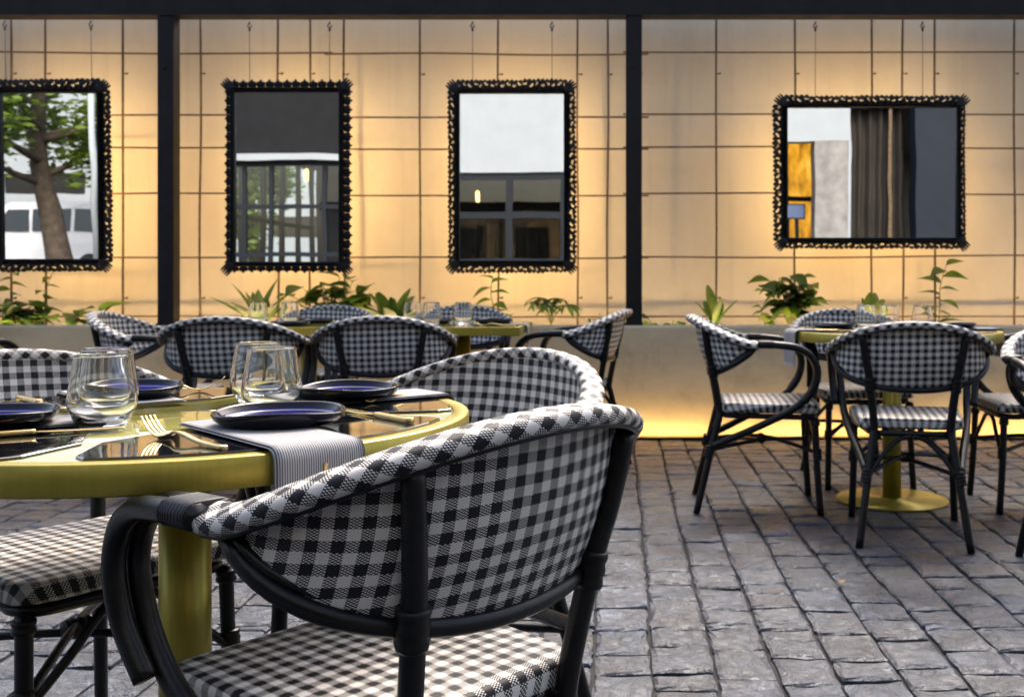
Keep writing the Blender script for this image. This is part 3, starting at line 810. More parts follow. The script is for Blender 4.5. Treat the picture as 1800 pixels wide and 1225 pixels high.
# ------------------------------------------------------------------ tableware
GT = TOPZ - 0.0012                         # top of the table glass
MAT_T = 0.004
def place_mat(X, Y, R, ang, label, group, half=38):
    pts = []; ro, ri = R - 0.030, 0.20
    A = radians(half)
    for k in range(13): t = -A + 2 * A * k / 12; pts.append((ro * cos(t), ro * sin(t)))
    for (r, t) in ((ro - 0.02, A * 1.06), (0.30, A * 1.12), (0.23, A * 0.9), (ri, A * 0.45), (ri - 0.008, 0), (ri, -A * 0.45), (0.23, -A * 0.9), (0.30, -A * 1.12), (ro - 0.02, -A * 1.06)): pts.append((r * cos(t), r * sin(t)))
    n = len(pts); V = [(x, y, 0.0) for x, y in pts] + [(x, y, MAT_T - 0.001) for x, y in pts]
    cxx = sum(p[0] for p in pts) / n
    V += [(cxx + (x - cxx) * 0.994, y * 0.994, MAT_T) for x, y in pts]
    F = [tuple(reversed(range(n))), tuple(range(2 * n, 3 * n))]
    for l_ in range(2):
        for i in range(n): j = (i + 1) % n; F.append((l_ * n + i, l_ * n + j, l_ * n + n + j, l_ * n + n + i))
    mb = MB().add(V, F, smooth=False)
    return put('place_mat', mb.mesh('place_mat', M['matglass']), None, (X, Y, GT + 0.0003), (0, 0, radians(ang)), None, label, 'place mat', group)

def plate_meshes(seed):
    rr = random.Random(seed); p1, p2, p3 = rr.uniform(0, 6), rr.uniform(0, 6), rr.uniform(0, 6)
    def mod(t, r, z):
        k = min(1.0, r / 0.09)
        w_ = 1 + k * (0.022 * sin(2 * t + p1) + 0.014 * sin(3 * t + p2) + 0.008 * sin(5 * t + p3))
        return r * w_, z * (1 + k * k * (0.10 * sin(2 * t + p2) + 0.07 * sin(3 * t + p1))) if z > 0.008 else z
    b = MB(); b.lathe([(0.0, 0.0), (0.074, 0.0), (0.083, 0.004), (0.0905, 0.011), (0.0935, 0.0185), (0.0925, 0.0208), (0.0900, 0.0208), (0.0875, 0.0185), (0.0840, 0.0125), (0.079, 0.0092), (0.0745, 0.0080), (0.0, 0.0068)], 56, mod)
    g = MB(); g.lathe([(0.0, 0.0072), (0.066, 0.0082), (0.0755, 0.0090), (0.0795, 0.0106), (0.0810, 0.0132)], 56, mod)
    g.f = [f for f in g.f if len(f) == 4 or len(f) == 3]; k = len(g.f); g.uv = g.uv[:k]; g.sm = g.sm[:k]
    return b.mesh('plate_body', M['plate']), g.mesh('plate_glaze', M['glaze'])
PLM = [plate_meshes(s) for s in (1, 2, 3, 4)]
PN = [0]
def plate(X, Y, z, rot, label, group):
    b, g = PLM[PN[0] % 4]; PN[0] += 1
    t = thing('plate', label, 'plate', (X, Y, z), radians(rot), group)
    put('plate_body', b, t); put('glaze', g, t); return t

gm = MB()
gm.lathe([(0.0, 0.0005), (0.028, 0.0), (0.032, 0.0015), (0.0405, 0.014), (0.0475, 0.030), (0.0485, 0.038), (0.0465, 0.052), (0.0425, 0.075), (0.0385, 0.0985), (0.0380, 0.1010), (0.0372, 0.1016), (0.0364, 0.1010), (0.0367, 0.0985), (0.0407, 0.075), (0.0446, 0.052), (0.0464, 0.038), (0.0452, 0.030), (0.0375, 0.016), (0.026, 0.0105), (0.012, 0.0092), (0.0, 0.009)], 48)
GLM = gm.mesh('tumbler', M['glass'])
def tumbler(X, Y, z, label, group): return put('tumbler', GLM, None, (X, Y, z), None, (1, 1, 1.07), label, 'glass', group)

def bar_sweep(mb, pts, wf, hf, n=6):
    """flat bar with varying width/thickness; pts (along, z)"""
    P = smooth([(p[0], 0, p[1]) for p in pts], n); m = len(P); V = []; F = []
    for i, p in enumerate(P):
        t = i / (m - 1); w_, h_ = wf(t) / 2, hf(t) / 2; c = 0.75
        for (a_, b_) in ((-w_, -h_ * c), (-w_ * c, -h_), (w_ * c, -h_), (w_, -h_ * c), (w_, h_ * c), (w_ * c, h_), (-w_ * c, h_), (-w_, h_ * c)): V.append((p.x, a_, p.z + b_))
    for i in range(m - 1):
        for k in range(8): k2 = (k + 1) % 8; F.append((i * 8 + k, i * 8 + k2, i * 8 + 8 + k2, i * 8 + 8 + k))
    F.append(tuple(reversed(range(8)))); F.append(tuple((m - 1) * 8 + k for k in range(8)))
    return mb.add(V, F, smooth=True)
def fork_parts():
    h = MB(); bar_sweep(h, [(0.0, 0.003), (0.06, 0.0045), (0.105, 0.0105), (0.125, 0.0115), (0.138, 0.0075)], lambda t: 0.0105 - 0.0045 * min(1, t * 1.25), lambda t: 0.0055 - 0.0022 * t)
    d = MB(); bar_sweep(d, [(0.134, 0.0085), (0.145, 0.0050), (0.158, 0.0035), (0.166, 0.0045)], lambda t: 0.007 + 0.016 * min(1, t * 1.6) ** 0.7, lambda t: 0.0024)
    ts = []
    for k in range(4):
        m = MB(); bar_sweep(m, [(0.164, 0.0043), (0.180, 0.0095), (0.194, 0.0180), (0.203, 0.0265)], lambda t: 0.0040 - 0.0016 * t, lambda t: 0.0022 - 0.0006 * t)
        for i, v in enumerate(m.v): m.v[i] = (v[0], v[1] + (k - 1.5) * 0.0060, v[2])
        ts.append(m.mesh('tine', M['brass']))
    return h.mesh('handle', M['brass']), d.mesh('head', M['brass']), ts
FKM = fork_parts()
def knife_parts():
    h = MB(); bar_sweep(h, [(0.0, 0.0045), (0.05, 0.0045), (0.105, 0.0045)], lambda t: 0.0125 - 0.002 * t, lambda t: 0.0085 - 0.002 * t)
    b = MB(); bar_sweep(b, [(0.103, 0.0040), (0.14, 0.0030), (0.19, 0.0025), (0.218, 0.0022)], lambda t: 0.008 + 0.010 * sin(min(1, t * 1.3) * pi * 0.75), lambda t: 0.0022)
    return h.mesh('handle', M['brass']), b.mesh('blade', M['brass'])
KNM = knife_parts()
def cutlery(kind, E, tip, z, label, group, flip=False):
    dx, dy = tip[0] - E[0], tip[1] - E[1]
    t = thing(kind, label, kind, (E[0], E[1], z), math.atan2(dy, dx), group)
    if kind == 'fork':
        put('handle', FKM[0], t); put('head', FKM[1], t)
        for m in FKM[2]: put('tine', m, t)
    else:
        put('handle', KNM[0], t); put('blade', KNM[1], t)
    return t
def napkin(X, Y, R, ang, z0, label, group, r0=0.13, hang=0.13, wid=0.125, edge=True, tag=True, skew=0.0):
    """folded napkin lying radially on the mat and hanging over the table edge"""
    pts = [(r0, z0), (R * 0.55, z0 + 0.0005), (R - 0.03, z0 + 0.0008), (R - 0.004, z0 + 0.0002), (R + 0.0055, z0 - 0.0055), (R + 0.0080, z0 - 0.018), (R + 0.0085, z0 - 0.05), (R + 0.0095, z0 - hang)]
    if not edge: pts = pts[:3]
    t = thing('napkin', label, 'napkin', (X, Y, 0), radians(ang), group)
    P = smooth([(r, 0, z) for r, z in pts], 4)
    for lay in range(2):
        mb = MB(); V = []; F = []; U = []; NW = 12; m = len(P); d = 0.0
        for i in range(m):
            if i: d += (P[i] - P[i - 1]).length
            t_ = (P[min(i + 1, m - 1)] - P[max(i - 1, 0)]).normalized(); nn = Vector((-t_.z, 0, t_.x))
            for k in range(NW + 1):
                q = (k / NW - 0.5) * (wid - 0.006 * lay)
                e = 1 - (abs(k / NW - 0.5) * 2) ** 8
                base = 0.0022 + 0.0024 * lay; th = 0.0010 * e + 0.0002
                wv = 0.0016 * sin(q * 40 + d * 9) * (1 if i > m * 0.6 else 0.2)
                for sg in (-1, 1):
                    p = P[i] + nn * (base + sg * th + max(0, wv)); V.append((p.x, q + skew * d, p.z))
            U_ = d
        row = 2 * (NW + 1)
        dd = 0.0
        for i in range(m - 1):
            L = (P[i + 1] - P[i]).length
            for k in range(NW):
                q0, q1 = k / NW * wid, (k + 1) / NW * wid; uv_ = [(q0, dd), (q1, dd), (q1, dd + L), (q0, dd + L)]
                a0 = i * row + k * 2
                F.append((a0 + 1, a0 + 3, a0 + row + 3, a0 + row + 1)); U.append(uv_)
                F.append((a0, a0 + row, a0 + row + 2, a0 + 2)); U.append([uv_[0], uv_[3], uv_[2], uv_[1]])
            for k in (0, NW):
                a0 = i * row + k * 2; F.append((a0, a0 + 1, a0 + row + 1, a0 + row)); U.append([(0, 0)] * 4)
            dd += L
        F.append(tuple([2 * k for k in range(NW + 1)] + [2 * k + 1 for k in reversed(range(NW + 1))])); U.append([(0, 0)] * row)
        F.append(tuple([(m - 1) * row + 2 * k for k in range(NW + 1)] + [(m - 1) * row + 2 * k + 1 for k in reversed(range(NW + 1))])); U.append([(0, 0)] * row)
        mb.add(V, F, U); put('fold', mb.mesh('napkin_fold', M['napkin']), t)
    if tag and edge:
        g = MB()
        g.obox((R + 0.0155, 0.004, z0 - 0.034), (0.0007, 0, 0), (0, 0.0024, 0), (0, 0.0010, 0.014))
        g.obox((R + 0.0155, 0.009, z0 - 0.038), (0.0007, 0, 0), (0, 0.0022, 0), (0, -0.0022, 0.010))
        put('emblem', g.mesh('napkin_emblem', M['brass']), t)
    return t

gpm, gpl, ggl, gnk, gfk, gkn = 'glass place mats', 'navy plates', 'stemless tumblers', 'striped napkins', 'brass forks', 'brass knives'
MZ = GT + 0.0003 + MAT_T + 0.0002
NZ = MZ + 0.0066
for (ang, lab) in ((-45, 'black glass place mat under the fork with raised tines beside the striped napkin'), (47, 'black glass place mat beside the curved gold rim under the fork laid flat'), (136, 'black glass place mat under the blue plate behind the stacked-looking tumblers'), (225, 'black glass place mat under the long brass knife by the tumbler foot')):
    place_mat(NT_X, NT_Y, NT_R, ang, lab, gpm)
napkin(NT_X, NT_Y, NT_R, -47, MZ, 'striped grey napkin draped over the round table edge under a navy plate', gnk, r0=0.14, hang=0.16, wid=0.128)
napkin(NT_X, NT_Y, NT_R, 40, MZ, 'striped grey napkin under the navy plate near the far curved gold rim', gnk, r0=0.15, hang=0.13, tag=False)
napkin(NT_X, NT_Y, NT_R, 134, MZ, 'striped grey napkin under the blue plate behind the two tumblers', gnk, r0=0.15, hang=0.12, tag=False)
napkin(NT_X, NT_Y, NT_R, 218, MZ, 'striped grey napkin under the blue plate above the long brass knife', gnk, r0=0.13, hang=0.12, tag=False)
plate(-0.497, 1.525, NZ, 30, 'navy glazed plate with wavy rim resting on the draped striped napkin', gpl)
plate(-0.490, 1.862, NZ, 200, 'navy glazed plate behind the pair of tumblers, fork tines leaning at it', gpl)
plate(-0.885, 1.880, NZ, 120, 'blue glazed plate seen past the two overlapping tumblers', gpl)
plate(-0.915, 1.512, NZ, 290, 'blue glazed plate half out of view above the long brass knife', gpl)
tumbler(-0.772, 1.552, GT + 0.0003, 'clear tumbler in front of its twin, standing by the long knife tip', ggl)
tumbler(-0.838, 1.700, GT + 0.0003, 'clear tumbler behind its twin, between the two blue plates', ggl)
tumbler(-0.576, 1.722, GT + 0.0003, 'clear tumbler standing right behind the napkin plate', ggl)
tumbler(-0.646, 1.858, GT + 0.0003, 'clear tumbler second from the napkin plate, beside the far fork', ggl)
cutlery('fork', (-0.502, 1.321), (-0.655, 1.448), MZ, 'brass fork with raised tines on the mat beside the draped napkin', gfk)
cutlery('fork', (-0.352, 1.955), (-0.470, 1.790), MZ, 'brass fork leaning beside the navy plate near the curved gold rim', gfk)
cutlery('fork', (-0.970, 1.985), (-0.785, 2.030), MZ, 'brass fork on the far mat past the blue plate, tines towards the tumblers', gfk)
cutlery('knife', (-0.3145, 1.564), (-0.463, 1.726), MZ, 'brass knife with square handle between the two navy plates', gkn)
cutlery('knife', (-0.905, 1.398), (-0.7225, 1.511), MZ, 'long brass knife along the mat at the tumbler foot', gkn)
cutlery('knife', (-1.085, 1.880), (-0.930, 1.735), MZ, 'brass knife lying between the two blue plates', gkn)
# small round table
for (ang, lab) in ((188, 'black place mat on the small round table towards the profile chair'), (-80, 'black place mat on the small round table behind the back-turned chair'), (98, 'black place mat on the small round table below the wide mirror'), (5, 'black place mat on the small round table away from the profile chair')):
    place_mat(RT_X, RT_Y, RT_R, ang, lab, gpm)
napkin(RT_X, RT_Y, RT_R, 192, MZ, 'pale napkin hanging from the small round table towards the profile chair', gnk, hang=0.15, tag=False)
napkin(RT_X, RT_Y, RT_R, 2, MZ, 'pale napkin on the small round table on the side away from the profile chair', gnk, hang=0.12, tag=False)
plate(RT_X - 0.265, RT_Y - 0.055, NZ, 50, 'navy plate on the small round table beside the hanging pale napkin', gpl)
plate(RT_X + 0.275, RT_Y + 0.01, NZ, 140, 'navy plate on the small round table opposite the hanging napkin', gpl)
plate(RT_X - 0.05, RT_Y + 0.28, MZ, 10, 'navy plate on the small round table below the wide mirror', gpl)
plate(RT_X + 0.05, RT_Y - 0.27, MZ, 80, 'navy plate hidden behind the chair with its whole back to us', gpl)
for (x, y, lab) in ((-0.09, 0.10, 'tumbler on the small round table, beside the napkin plate'), (-0.035, 0.135, 'tumbler on the small round table, between two other tumblers'), (0.165, 0.11, 'tumbler standing alone on the small round table under the mirror corner')):
    if x > -0.05 and x < 0: x += 0.055
    tumbler(RT_X + x, RT_Y + y, GT + 0.0003, lab, ggl)
cutlery('knife', (RT_X - 0.37, RT_Y - 0.155), (RT_X - 0.16, RT_Y - 0.175), MZ, 'brass knife on the small round table in front of the napkin plate', gkn)
# long table
for (x, y, lab) in ((-1.56, 5.33, 'navy plate on the long table under the scalloped mirror'), (-0.955, 5.33, 'navy plate on the long table under the fascia mirror'), (-0.62, 5.12, 'navy plate on the long table at the napkin end'), (-1.58, 4.99, 'navy plate on the long table hidden behind the post-end chair back'), (-1.0, 4.99, 'navy plate on the long table hidden behind the napkin-end chair back')):
    plate(x, y, GT + 0.0003 if x != -0.62 else GT + 0.0072, 40 * x, lab, gpl)
for (x, y, lab) in ((-1.78, 5.12, 'tumbler on the long table next to the head chair'), (-1.64, 5.17, 'tumbler on the long table before the scalloped mirror plate'), (-1.03, 5.17, 'tumbler on the long table before the fascia mirror plate'), (-0.98, 5.05, 'tumbler on the long table between the two back-turned chairs and the fern'), (-0.785, 5.20, 'tumbler on the long table beside the napkin end plate')):
    if x == -0.98: x, y = -0.93, 5.14
    tumbler(x, y, GT + 0.0003, lab, ggl)
t = napkin(-0.463 - 0.30, 5.12, 0.30, 0, GT + 0.0003, 'pale napkin hanging off the end of the long table', gnk, r0=0.04, hang=0.11, tag=False)
cutlery('fork', (-0.50, 4.98), (-0.70, 4.985), GT + 0.0003, 'brass fork on the long table in front of the napkin end plate', gfk)

# ------------------------------------------------------------------ plants in the planter
def leaf_mesh(name, outline, mat, fold=0.25, droop=0.25):
    """outline: half-widths along length 0..1; folded along midrib, drooping tip; local +x is the tip"""
    V = []; F = []; n = len(outline) - 1
    for i, wd in enumerate(outline):
        t = i / n; z = -droop * t * t
        V += [(t, -wd, z + fold * wd), (t, 0, z), (t, wd, z + fold * wd)]
    for i in range(n):
        a_ = i * 3; F += [(a_, a_ + 3, a_ + 4, a_ + 1), (a_ + 1, a_ + 4, a_ + 5, a_ + 2)]
    return MB().add(V, F).mesh(name, mat)
HEART = [0.02, 0.26, 0.36, 0.36, 0.30, 0.20, 0.09, 0.01]
LANCE = [0.02, 0.07, 0.11, 0.135, 0.13, 0.10, 0.06, 0.01]
STRAP = [0.05, 0.09, 0.13, 0.155, 0.15, 0.135, 0.10, 0.03]
LFM = {}
for k, (o_, dr) in dict(heart=(HEART, 0.3), lance=(LANCE, 0.15), strap=(STRAP, 0.12), finger=(LANCE, 0.35)).items():
    for mk in ('leaf', 'leafdark', 'leaflight'): LFM[k, mk] = leaf_mesh('leaf_' + k, o_, M[mk], 0.3, dr)
SOIL_Z = 0.646
def plant(u, label, stems, y=6.58, group='plants growing in the low planter'):
    """stems: list of (points [(dx,dy,z)], radius) and leaves [(pos, yaw, pitch, size, kind, mat)] as offsets in metres"""
    x = (u - 1090) * y / 1830
    t = thing('planter_plant', label, 'plant', (x, y, SOIL_Z), 0, group)
    for (pts, r, leaves) in stems:
        if pts: put('stem', MB().tube(smooth(pts, 4), r, 5, lambda q: 1.0 - 0.5 * q).mesh('stem', M['stem']), t)
        for (p, yaw, pit, sz, kind, mat) in leaves:
            put('leaf', LFM[kind, mat], t, p, (random.uniform(-0.4, 0.4), -pit, yaw), (sz, sz * random.uniform(0.85, 1.2), sz))
    return t
R_ = random.uniform
def bush(u, h, w_, n, size, label, kind='heart', mats=('leaf', 'leafdark'), y=6.58):
    st = []
    for k in range(max(2, n // 3)):
        ax = R_(-w_, w_); top = h * R_(0.55, 1.0) * (1 - 0.35 * abs(ax) / w_); P = [(0, 0, 0), (ax * 0.35, R_(-.02, .02), top * 0.5), (ax, R_(-.07, .05), top)]
        lv = []
        C = smooth(P, 4)
        for q in range(3):
            p = C[int(len(C) * (0.5 + 0.24 * q)) if q < 2 else -1]
            lv.append((tuple(p), R_(0, 2 * pi), R_(-0.5, 0.5), size * R_(0.7, 1.15), kind, random.choice(mats)))
        st.append((P, 0.004, lv))
    return plant(u, label, st, y)
def rosette(u, n, size, label, kind='strap', spread=0.9, mat='leaf', y=6.58):
    lv = [((0, 0, 0.01), 2 * pi * k / n + R_(-.3, .3), R_(0.75, 1.35) * (1.0 if k % 2 else spread), size * R_(0.75, 1.1), kind, mat) for k in range(n)]
    return plant(u, label, [([(0, 0, -0.01), (0, 0, 0.03)], 0.012, lv)], y)
def vine(u, h, n, size, label, y=6.70, mats=('leaf',), lean=0.0):
    P = [(0, 0, 0), (0.015, 0, h * 0.3), (-0.012 + lean * 0.5, 0, h * 0.65), (lean, 0, h)]
    C = smooth(P, 8); lv = []
    for k in range(n):
        p = C[int((k + 0.8) / n * (len(C) - 1))]; s = 1 if k % 2 else -1
        lv.append((tuple(p), (0 if s > 0 else pi) + R_(-.7, .7), R_(-0.3, 0.5), size * R_(0.7, 1.15), 'heart', random.choice(mats)))
    return plant(u, label, [(P, 0.004, lv)], y)
def palmate(u, n, h, size, label, y=6.56):
    st = []
    for k in range(n):
        ax, ay = R_(-0.13, 0.13), R_(-.09, .05); top = h * R_(0.6, 1.0); yaw0 = R_(0, 6)
        lv = [((ax, ay, top), yaw0 + (j - 3) * 0.62, R_(-0.35, 0.1), size * (1 - 0.08 * abs(j - 3)), 'finger', 'leafdark' if j % 3 else 'leaf') for j in range(7)]
        st.append(([(0, 0, 0), (ax * 0.3, ay * 0.4, top * 0.6), (ax, ay, top)], 0.004, lv))
    return plant(u, label, st, y)
vine(22, 0.36, 12, 0.11, 'climbing vine with small leaves under the tree mirror edge', mats=('leaf', 'leaflight'))
bush(45, 0.17, 0.22, 45, 0.13, 'low leafy clump at the soil below the tree mirror', mats=('leaf', 'leafdark'))
vine(74, 0.37, 10, 0.11, 'thin climbing vine on the second rod below the tree mirror', lean=0.07, mats=('leaflight', 'leaf'))
bush(133, 0.15, 0.05, 6, 0.13, 'small dark drooping seedling between tree mirror vines and the arching leaf', mats=('leafdark',))
plant(186, 'single arching broad leaf behind the long table head chair', [([(0, 0, 0), (-0.03, 0, 0.10), (-0.02, 0, 0.17)], 0.005, [((-0.05, 0, 0.11), 0.3, 0.55, 0.20, 'heart', 'leaf'), ((-0.02, -.02, 0.08), 0.9, 0.9, 0.13, 'lance', 'leafdark')])])
bush(338, 0.06, 0.06, 9, 0.06, 'tiny sprout at the foot of the scalloped mirror post')
rosette(455, 11, 0.33, 'upright lance-leaved plant under the scalloped mirror', 'lance', 0.8)
bush(585, 0.38, 0.27, 66, 0.15, 'big leafy bush rising behind the long table by the scalloped mirror corner', mats=('leaf', 'leaflight', 'leaflight'))
rosette(690, 16, 0.27, 'spreading strap-leaved fern rosette between the two tall mirrors', 'strap', 0.55, 'leaf')
vine(866, 0.33, 11, 0.13, 'climbing vine below the middle of the fascia mirror')
bush(898, 0.10, 0.08, 9, 0.09, 'low bright sprig at the base of the fascia mirror vine', mats=('leaf', 'leaflight'))
palmate(968, 7, 0.21, 0.13, 'palmate-leaved plant with fingered leaves below the fascia mirror corner')
bush(1052, 0.12, 0.08, 12, 0.07, 'small feathery plant beside the napkin end chair', 'lance')
bush(1150, 0.10, 0.05, 6, 0.09, 'round-leaved sprout at the foot of the middle post')
bush(1185, 0.06, 0.10, 15, 0.06, 'creeping ground plant on the soil between middle post and profile chair', mats=('leafdark',))
rosette(1256, 6, 0.26, 'two broad upright leaves rising behind the profile chair', 'strap', 1.1, 'leaf')
bush(1345, 0.18, 0.13, 14, 0.085, 'pale trailing clump beside the large heart-leaved bush', mats=('leaflight', 'leaf'))
bush(1388, 0.44, 0.17, 60, 0.16, 'large heart-leaved bush under the wide mirror corner', mats=('leaf', 'leaf', 'leaflight'))
rosette(1530, 6, 0.26, 'pair of upright leaves showing above the chair under the wide mirror', 'strap', 1.0, 'leaf')
vine(1648, 0.42, 12, 0.14, 'tall climbing vine beneath the wide mirror, its tip curling aside', lean=0.06, mats=('leaf', 'leafdark'))

# ------------------------------------------------------------------ what the mirrors reflect: the restaurant front and the street
FY = -2.5
fb = thing('restaurant_building', 'restaurant front with white fascia, dark doors and pillar, seen in the mirrors', 'building', (0, FY, -0.02))
# fascia, panels
boxobj('fascia', 'white', fb, -3.3, 2.28, -0.25, 0.0, 2.60, 4.3)
boxobj('fascia', 'white', fb, 2.285, 3.46, -0.25, 0.0, 3.06, 4.3)
boxobj('dark_board', 'darkgrey', fb, -6.6, -3.302, -0.25, -0.02, 2.86, 4.3)
boxobj('cornice', 'white', fb, -6.6, -3.302, -0.25, 0.10, 2.765, 2.858)
boxobj('pillar', 'pillar', fb, 2.92, 3.41, -0.3, 0.02, 0.0, 3.055)
boxobj('pillar_trim', 'white', fb, 3.412, 3.458, -0.3, 0.03, 0.0, 3.055)
boxobj('blue_panel', 'bluegrey', fb, 4.42, 7.2, -0.3, 0.05, 0.0, 4.3)
boxobj('bulkhead', 'darkgrey', fb, 3.462, 4.418, -0.9, -0.6, 0.0, 4.3)
cu = MB(); P_ = [(3.50 + 0.022 * i, -0.42 + 0.045 * sin(i * 0.9) + 0.02 * sin(i * 0.37), 0) for i in range(40)]
cu.add([(x, y, 0.01) for x, y, z in P_] + [(x, y, 4.2) for x, y, z in P_] + [(x, y - 0.006, 4.2) for x, y, z in P_] + [(x, y - 0.006, 0.01) for x, y, z in P_],
       [(i, i + 1, 41 + i, 40 + i) for i in range(39)] + [(80 + i, 81 + i, 121 + i, 120 + i) for i in range(39)])
put('curtain', cu.mesh('curtain', M['curtain']), fb)
boxobj('amber_tile_strip', 'rust', fb, 4.10, 4.15, -0.30, -0.28, 1.2, 4.2)
boxobj('side_wall', 'darkgrey', fb, -6.62, -6.42, -6.5, -0.26, 0.0, 0.9)
boxobj('side_wall', 'darkgrey', fb, -6.62, -6.42, -6.5, -0.26, 3.3, 4.3)
for y_ in (-0.35, -1.5, -2.3, -3.4, -4.5, -5.5, -6.4): boxobj('side_mullion', 'doorframe', fb, -6.56, -6.48, y_ - 0.05, y_ + 0.05, 0.9, 3.3)
boxobj('side_transom', 'doorframe', fb, -6.545, -6.495, -6.35, -0.40, 2.02, 2.10)
# doors and glazing: frames as real bars, each pane its own piece
def glazing(x0, x1, z0, z1, xs, zs, bar=0.07):
    d = put('glazed_doors', None, fb)
    for x in [x0] + xs + [x1]: boxobj('stile', 'doorframe', d, x - bar / 2, x + bar / 2, -0.09, -0.03, z0, z1)
    for z in [z0 + bar / 2] + zs + [z1 - bar / 2]:
        ed = [x0] + xs + [x1]
        for a_, b_ in zip(ed, ed[1:]): boxobj('rail', 'doorframe', d, a_ + bar / 2, b_ - bar / 2, -0.085, -0.035, z - bar / 2, z + bar / 2)
    ex = [x0] + xs + [x1]; ez = [z0 + bar / 2] + zs + [z1 - bar / 2]
    for a_, b_ in zip(ex, ex[1:]):
        for c_, d_ in zip(ez, ez[1:]):
            boxobj('pane', 'pane', d, a_ + bar / 2 + 0.001, b_ - bar / 2 - 0.001, -0.064, -0.058, c_ + bar / 2 + 0.001, d_ - bar / 2 - 0.001)
    return d
glazing(-6.35, -3.35, 0.0, 2.76, [-5.66, -5.25, -4.45, -3.9], [1.36, 2.08], 0.065)
glazing(-3.25, 0.6, 0.0, 2.595, [-2.52, -1.66, -0.85, -0.1], [1.25, 1.95], 0.10)
glazing(0.65, 2.2, 0.0, 2.595, [1.4], [1.25, 1.95], 0.09)
# the room behind the glass
boxobj('room_floor', 'interior', fb, -6.4, 7.2, -6.5, -0.31, -0.002, 0.012)
boxobj('room_ceiling', 'interior', fb, -6.4, 7.2, -6.5, -0.26, 3.60, 3.70)
boxobj('room_back_wall', 'interior', fb, -6.4, 7.2, -6.5, -6.3, 0.012, 3.6)
boxobj('amber_window', 'amber', fb, 2.0, 3.6, -1.62, -1.60, 1.3, 3.5)
for x in (2.0, 2.75, 3.5): boxobj('amber_window_bar', 'darkgrey', fb, x - 0.03, x + 0.03, -1.59, -1.55, 1.2, 3.5)
boxobj('amber_window_bar', 'darkgrey', fb, 2.0, 3.5, -1.585, -1.555, 2.28, 2.36)
for k in range(7): boxobj('room_curtain', 'curtain', fb, -2.45 + k * 0.16, -2.34 + k * 0.16, -1.5 - 0.05 * (k % 2), -1.44, 0.02, 1.9)
for (x, z) in ((-2.28, 2.28), (-0.6, 2.2), (1.7, 2.3), (-5.0, 2.62)):
    mb = MB(); mb.lathe([(0.015, -0.08), (0.03, -0.07), (0.035, 0.06), (0.02, 0.11)], 14)
    p = thing('pendant_lamp', {-2.28: 'glowing pendant lamp behind the doors in the fascia mirror', -0.6: 'glowing pendant lamp inside the restaurant beyond the fascia mirror view', 1.7: 'glowing pendant lamp inside the restaurant near the amber window', -5.0: 'small lamp glowing behind the windows in the scalloped mirror'}[x], 'lamp', (x, FY - 1.0, z))
    put('shade', mb.mesh('shade', M['lamp']), p); put('cord', MB().tube([(0, 0, 0.108), (0, 0, 2.93 - z)], 0.006, 5).mesh('cord', M['steel']), p)
mo = thing('monitor', 'small lit screen on the bar reflected in the wide mirror corner', 'monitor', (2.72, FY - 0.45, 1.30))
boxobj('housing', 'darkgrey', mo, -0.20, 0.14, -0.03, 0.0, 0.60, 0.84); boxobj('display', 'screen', mo, -0.18, 0.12, 0.0005, 0.003, 0.62, 0.82)
boxobj('stand', 'darkgrey', mo, -0.03, 0.03, -0.03, 0.0, 0.01, 0.5995); boxobj('foot', 'darkgrey', mo, -0.1, 0.1, -0.1, 0.06, 0.0, 0.0099)
bc = thing('bar_counter', 'dark bar counter below the lit screen inside the restaurant', 'counter', (2.2, FY - 0.5, -0.008))
boxobj('carcass', 'darkgrey', bc, -0.9, 0.70, -0.25, 0.17, 0.0, 1.26); boxobj('worktop', 'carved', bc, -0.93, 0.71, -0.28, 0.19, 1.2605, 1.307)

# street
wbk = thing('street_building', 'white building across the street with dark strip windows', 'building', (-17, -22, -0.022))
boxobj('wall', 'white', wbk, -14, 12, -4, 0, 0, 2.4); boxobj('wall', 'white', wbk, -14, 12, -4, 0, 3.1, 6.5); boxobj('window_band', 'carglass', wbk, -14, 12, -4, -0.15, 2.4, 3.1)
for k in range(9): boxobj('mullion', 'white', wbk, -13 + k * 3, -12.8 + k * 3, -0.15, -0.01, 2.4, 3.1)
def street_tree(X, Y, h, label, lean, seed, lo, wide):
    rr = random.Random(seed); t = thing('street_tree', label, 'tree', (X, Y, -0.022))
    tr = MB(); tr.tube(smooth([(0.25 * lean, 0, 0), (0.05 * lean, 0, h * 0.25), (-0.22 * lean, 0, h * 0.5), (-0.1 * lean, 0, h * 0.8)], 6), 0.24, 10, lambda q: 1.1 - 0.6 * q)
    tips = []
    for k in range(11):
        a_ = rr.uniform(0, 2 * pi); z0 = h * rr.uniform(0.38, 0.75); L = wide * rr.uniform(0.5, 1.0)
        e = (L * cos(a_) - 0.2 * lean, L * sin(a_), z0 + h * rr.uniform(0.0, 0.3)); tips.append(e)
        tr.tube(smooth([(-0.15 * lean, 0, z0), (e[0] * 0.5, e[1] * 0.5, z0 + 0.25), e], 4), 0.085, 6, lambda q: 1.0 - 0.75 * q)
    put('trunk', tr.mesh('trunk', M['bark']), t)
    cr = MB()
    for k in range(4200):
        e = rr.choice(tips); s = rr.uniform(0.07, 0.15)
        c = Vector((e[0] * rr.uniform(0.45, 1.1) + rr.gauss(0, 0.28), e[1] * rr.uniform(0.45, 1.1) + rr.gauss(0, 0.28), max(lo, e[2] + rr.gauss(0.05, 0.35))))
        q = Matrix.Rotation(rr.uniform(0, 6.28), 3, 'Z') @ Matrix.Rotation(rr.uniform(-1.2, 1.2), 3, 'X')
        cr.add([c + q @ Vector(p) for p in ((-s, 0, 0), (0, -s * 0.5, 0.01), (s, 0, -0.02), (0, s * 0.5, 0.01))], [(0, 1, 2, 3)])
    put('crown', cr.mesh('crown', M['leaflight']), t, kind='stuff'); return t
